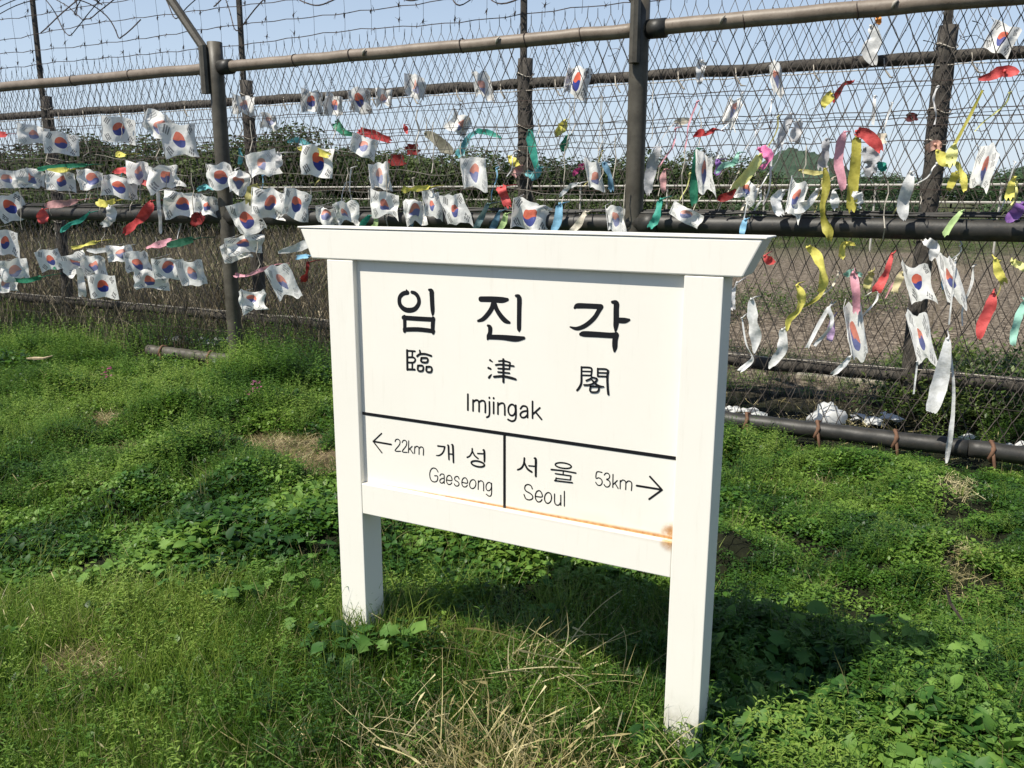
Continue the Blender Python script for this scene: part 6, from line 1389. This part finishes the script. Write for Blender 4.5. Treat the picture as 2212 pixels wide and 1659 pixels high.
def lump(name, x, y, z, sx, sy, sz, mat, seed, label, cat, rough=.5):
    n, k = 18, 10; V = []; F = []
    for j in range(k+1):
        for i in range(n):
            th = math.pi*j/k; ph = 2*math.pi*i/n
            d = Vector((math.sin(th)*math.cos(ph), math.sin(th)*math.sin(ph), math.cos(th)))
            r = 1 + rough*mn.noise(d*1.6 + Vector((seed, 0, 0))) + rough*.6*mn.noise(d*4 + Vector((0, seed, 0)))
            V.append((d.x*r*sx, d.y*r*sy, max(-.2, d.z)*r*sz))
    for j in range(k):
        for i in range(n):
            F.append((j*n+i, (j+1)*n+i, (j+1)*n+(i+1) % n, j*n+(i+1) % n))
    o = np_mesh(name, V, F, mat, None)
    o.location = (x, y, z)
    return tag(o, label, cat)
lump("plastic_bag", -.60, 5.62, .10, .10, .08, .085, M['bag'], 4, "crumpled white plastic bag lying behind the bottom rail on the right", "bag")
for i, (x, y, sx, lb) in enumerate(((-1.22, 5.86, .20, "heap of white paper litter behind the bottom rail, nearest the sign"), (-.32, 6.05, .12, "small white litter heap under the old rail, right of the plastic bag"),
        (.40, 5.72, .22, "flat white sheet of litter behind the bottom rail at the right edge"), (-7.0, 6.05, .16, "white litter behind the fence, left of the near post, domed piece"), (-6.5, 6.1, .26, "long strip of white litter behind the fence, just left of the near post"))):
    root = empty("litter", (x, y, gz(x, y)+.02), 0, lb, "litter")
    rr = random.Random(i); m = MB()
    for k in range(16):
        c = Vector((rr.gauss(0, sx*.5), rr.gauss(0, .06), rr.uniform(.0, .05))); a = rr.uniform(0, 6); s = rr.uniform(.02, .05)
        e1 = Vector((math.cos(a), math.sin(a), rr.uniform(-.3, .3)))*s; e2 = Vector((-math.sin(a), math.cos(a), rr.uniform(-.6, .6)))*s
        m.add([c-e1-e2, c+e1-e2*.8, c+e1*.9+e2, c-e1*.8+e2*1.1, c+Vector((0, 0, s*.7))], [(0, 1, 4), (1, 2, 4), (2, 3, 4), (3, 0, 4)])
    m.build("paper_pieces", M['bag'], root)
m = MB(); m.box((-1.05, 7.25, -.1), (.15, 7.42, .05)); o = m.build("kerb", M['concrete'], None, bevel=.01); tag(o, "pale concrete kerb strip lying behind the old fence on the right", "kerb")


# ------------------------------------------------------------ far railing
rl = empty("railing", (-8, 26, 0), R(-4), "long white two bar railing crossing the field far behind the fences", "railing")
for zz in (1.80, 1.35):
    m = MB(); m.tube([(-45+90*i/30, 0, zz) for i in range(31)], .030, 6); m.build("bar", M['white_rail'], rl)
for i in range(31):
    m = MB(); m.tube([(-45+3*i, .06, -.1), (-45+3*i, .06, 1.85)], .030, 6); m.build("post", M['white_rail'], rl)

# ------------------------------------------------------------ trees
def crown_mesh(seed, n, light=False, tall=1.0):
    rr = np.random.default_rng(seed)
    k = 13
    cen = rr.normal(0, 1, (k, 3)); cen /= np.linalg.norm(cen, axis=1)[:, None]
    cen *= rr.uniform(.25, .62, (k, 1)); cen[:, 2] = cen[:, 2]*.8*tall
    rad = rr.uniform(.28, .48, k)
    w = rad**2; idx = rr.choice(k, n, p=w/w.sum())
    d = rr.normal(0, 1, (n, 3)); d /= np.linalg.norm(d, axis=1)[:, None]
    P = cen[idx] + d*(rad[idx]*rr.uniform(.55, 1.06, n)**.5)[:, None]
    nn_ = d + rr.normal(0, .7, (n, 3)); nn_ /= np.linalg.norm(nn_, axis=1)[:, None]
    a = np.cross(nn_, rr.normal(0, 1, (n, 3))); a /= np.linalg.norm(a, axis=1)[:, None]
    b = np.cross(nn_, a); s = rr.uniform(.017, .036, (n, 1))
    V = np.stack([P-a*s, P-b*s*.6, P+a*s, P+b*s*.6], 1).reshape(-1, 3)
    F = np.arange(4*n).reshape(n, 4)
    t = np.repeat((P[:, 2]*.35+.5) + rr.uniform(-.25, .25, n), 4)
    return V, F, np.clip(t, 0, 1)
TREES = []
for i in range(5):
    V, F, t = crown_mesh(50+i, 9500, tall=(.9, 1.2, .8, 1.0, 1.1)[i])
    o = np_mesh("crown", V, F, M['tree'], 'nolink', t); TREES.append(o.data)
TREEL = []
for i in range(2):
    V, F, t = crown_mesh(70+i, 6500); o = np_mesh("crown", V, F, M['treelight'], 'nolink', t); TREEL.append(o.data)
m = MB()
m.tube([(0, 0, -.3), (.02, 0, .3), (0, .03, .7), (.03, 0, 1.0)], [.09, .075, .06, .03], 8)
for a in range(6):
    an = a*1.05
    m.tube([(0, 0, .35+.08*a), (.2*math.cos(an), .2*math.sin(an), .6+.08*a), (.42*math.cos(an), .42*math.sin(an), .8+.07*a)], [.04, .025, .01], 5)
TR0 = m.build("trunk", M['bark']); TRUNK = TR0.data; bpy.data.objects.remove(TR0)
def tree(x, y, h, w, seed, label, cat="tree", light=False):
    rr = random.Random(seed)
    root = empty("tree" if h > 2.2 else "shrub", (x, y, -.05), rr.uniform(0, 6), label, cat)
    t = bpy.data.objects.new("trunk", TRUNK); COL.objects.link(t); t.parent = root; t.scale = (h*.35, h*.35, h*.62)
    c = bpy.data.objects.new("crown", (TREEL if light else TREES)[rr.randrange(2 if light else 5)]); COL.objects.link(c); c.parent = root
    c.scale = (w*.60, w*.60, h*.60); c.location = (0, 0, h*.48); c.rotation_euler = (0, 0, rr.uniform(0, 6))
    return root
def at(px, dist):
    """point on the ground at a bearing across the picture and a distance"""
    u = (px-1106)/1826.6
    v = Vector((hx, hy, 0)) + Vector((hy, -hx, 0))*u/math.cos(p_)
    return v.x*dist, v.y*dist
def hgt(py, dist): return 1.5 + (422-py)*dist/1826.6*math.cos(p_)
TL = [  # bearing, top, distance, width, label
(-60, 300, 40, 8.5, "dark bushy tree at the far left edge behind the fence"),
(30, 292, 38, 7, "dark tree behind the upper flags at the far left"),
(110, 300, 44, 7, "low dark tree behind the clear flag at upper left"),
(180, 262, 40, 7, "tall dark tree between the far left flags and the large flat flag"),
(262, 282, 42, 7, "dark tree directly behind the large flat white flag"),
(340, 272, 41, 6.5, "dark tree behind the pair of crumpled high flags left of the near post"),
(420, 290, 39, 7, "lighter dark tree just left of the near post"),
(510, 300, 45, 8, "dark tree behind the near post"),
(590, 284, 42, 6.5, "dark tree right of the near post behind the grey flag"),
(668, 258, 40, 6.5, "rounded highest tree behind the yellow draped flag"),
(745, 300, 44, 7.5, "dark tree below the three flags of the old rail"),
(830, 312, 46, 8, "dark tree behind the long crimson ribbon"),
(910, 318, 45, 7, "dark tree behind the dark red cloth squares"),
(985, 308, 43, 7, "dark tree behind the olive cloth awning"),
(1070, 320, 46, 7, "dark tree left of the middle back post"),
(1165, 315, 44, 6.5, "rounded tree just right of the middle back post"),
(1240, 326, 50, 8, "tree beneath the forked green ribbon"),
(1320, 322, 48, 7.5, "dark tree behind the narrow grey flag"),
(1400, 300, 42, 6, "tall tree directly right of the right near post"),
(1462, 306, 44, 5.5, "dense tree behind the leaf shaped ribbon"),
(1530, 320, 52, 7, "dark tree behind the straight green ribbon"),
(1600, 345, 70, 9, "lower tree behind the lemon ribbon"),
(1790, 372, 90, 10, "small hazy tree below the limp grey rag"),
(1850, 362, 110, 12, "far tree behind the mustard ribbon"),
(1930, 372, 120, 14, "far tree left of the right back post"),
(2010, 368, 120, 14, "far tree behind the right back post"),
(2090, 362, 110, 12, "far tree behind the banana shaped ribbon"),
(2170, 350, 90, 12, "far tree near the right edge beneath the red cloth"),
(2250, 345, 90, 12, "far tree at the right edge"),
(1690, 380, 100, 11, "far low tree left of the limp grey rag"),
]
for k, (px, top, d, w, lb) in enumerate(TL):
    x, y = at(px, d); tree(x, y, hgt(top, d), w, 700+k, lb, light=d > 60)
SH = [(40, 392, 26, 3.4, "scrubby bush behind the upper flag row at the far left"), (150, 400, 27, 3.2, "bush below the dark green ribbon"), (250, 398, 28, 3.4, "bush behind the red ribbon of the upper row"),
 (380, 400, 26, 3, "bush left of the near post behind the flag rows"), (470, 396, 28, 3.2, "bush at the near post"), (600, 398, 27, 3.4, "bush behind the bulging flag"), (720, 400, 28, 3.4, "bush above the left end of the sign"),
 (850, 402, 29, 3.6, "bush behind the yellow ribbon of the sign top"), (960, 398, 28, 3.2, "bush behind the upright flag above the sign"), (1080, 400, 27, 3.4, "bush at the middle back post"), (1230, 404, 30, 3.6, "bush behind the light blue ribbon"),
 (1330, 402, 28, 3, "bush left of the right near post"), (1480, 404, 29, 3.6, "bush above the right end of the sign"), (1640, 412, 33, 4, "olive bush behind the rusty ribbon"), (1790, 414, 35, 4, "olive bush behind the twisted olive ribbon"),
 (1890, 408, 33, 3.6, "green bush behind the tattered white plastic"), (2150, 408, 32, 3.6, "yellowish bush close to the right edge")]
for k, (px, top, d, w, lb) in enumerate(SH):
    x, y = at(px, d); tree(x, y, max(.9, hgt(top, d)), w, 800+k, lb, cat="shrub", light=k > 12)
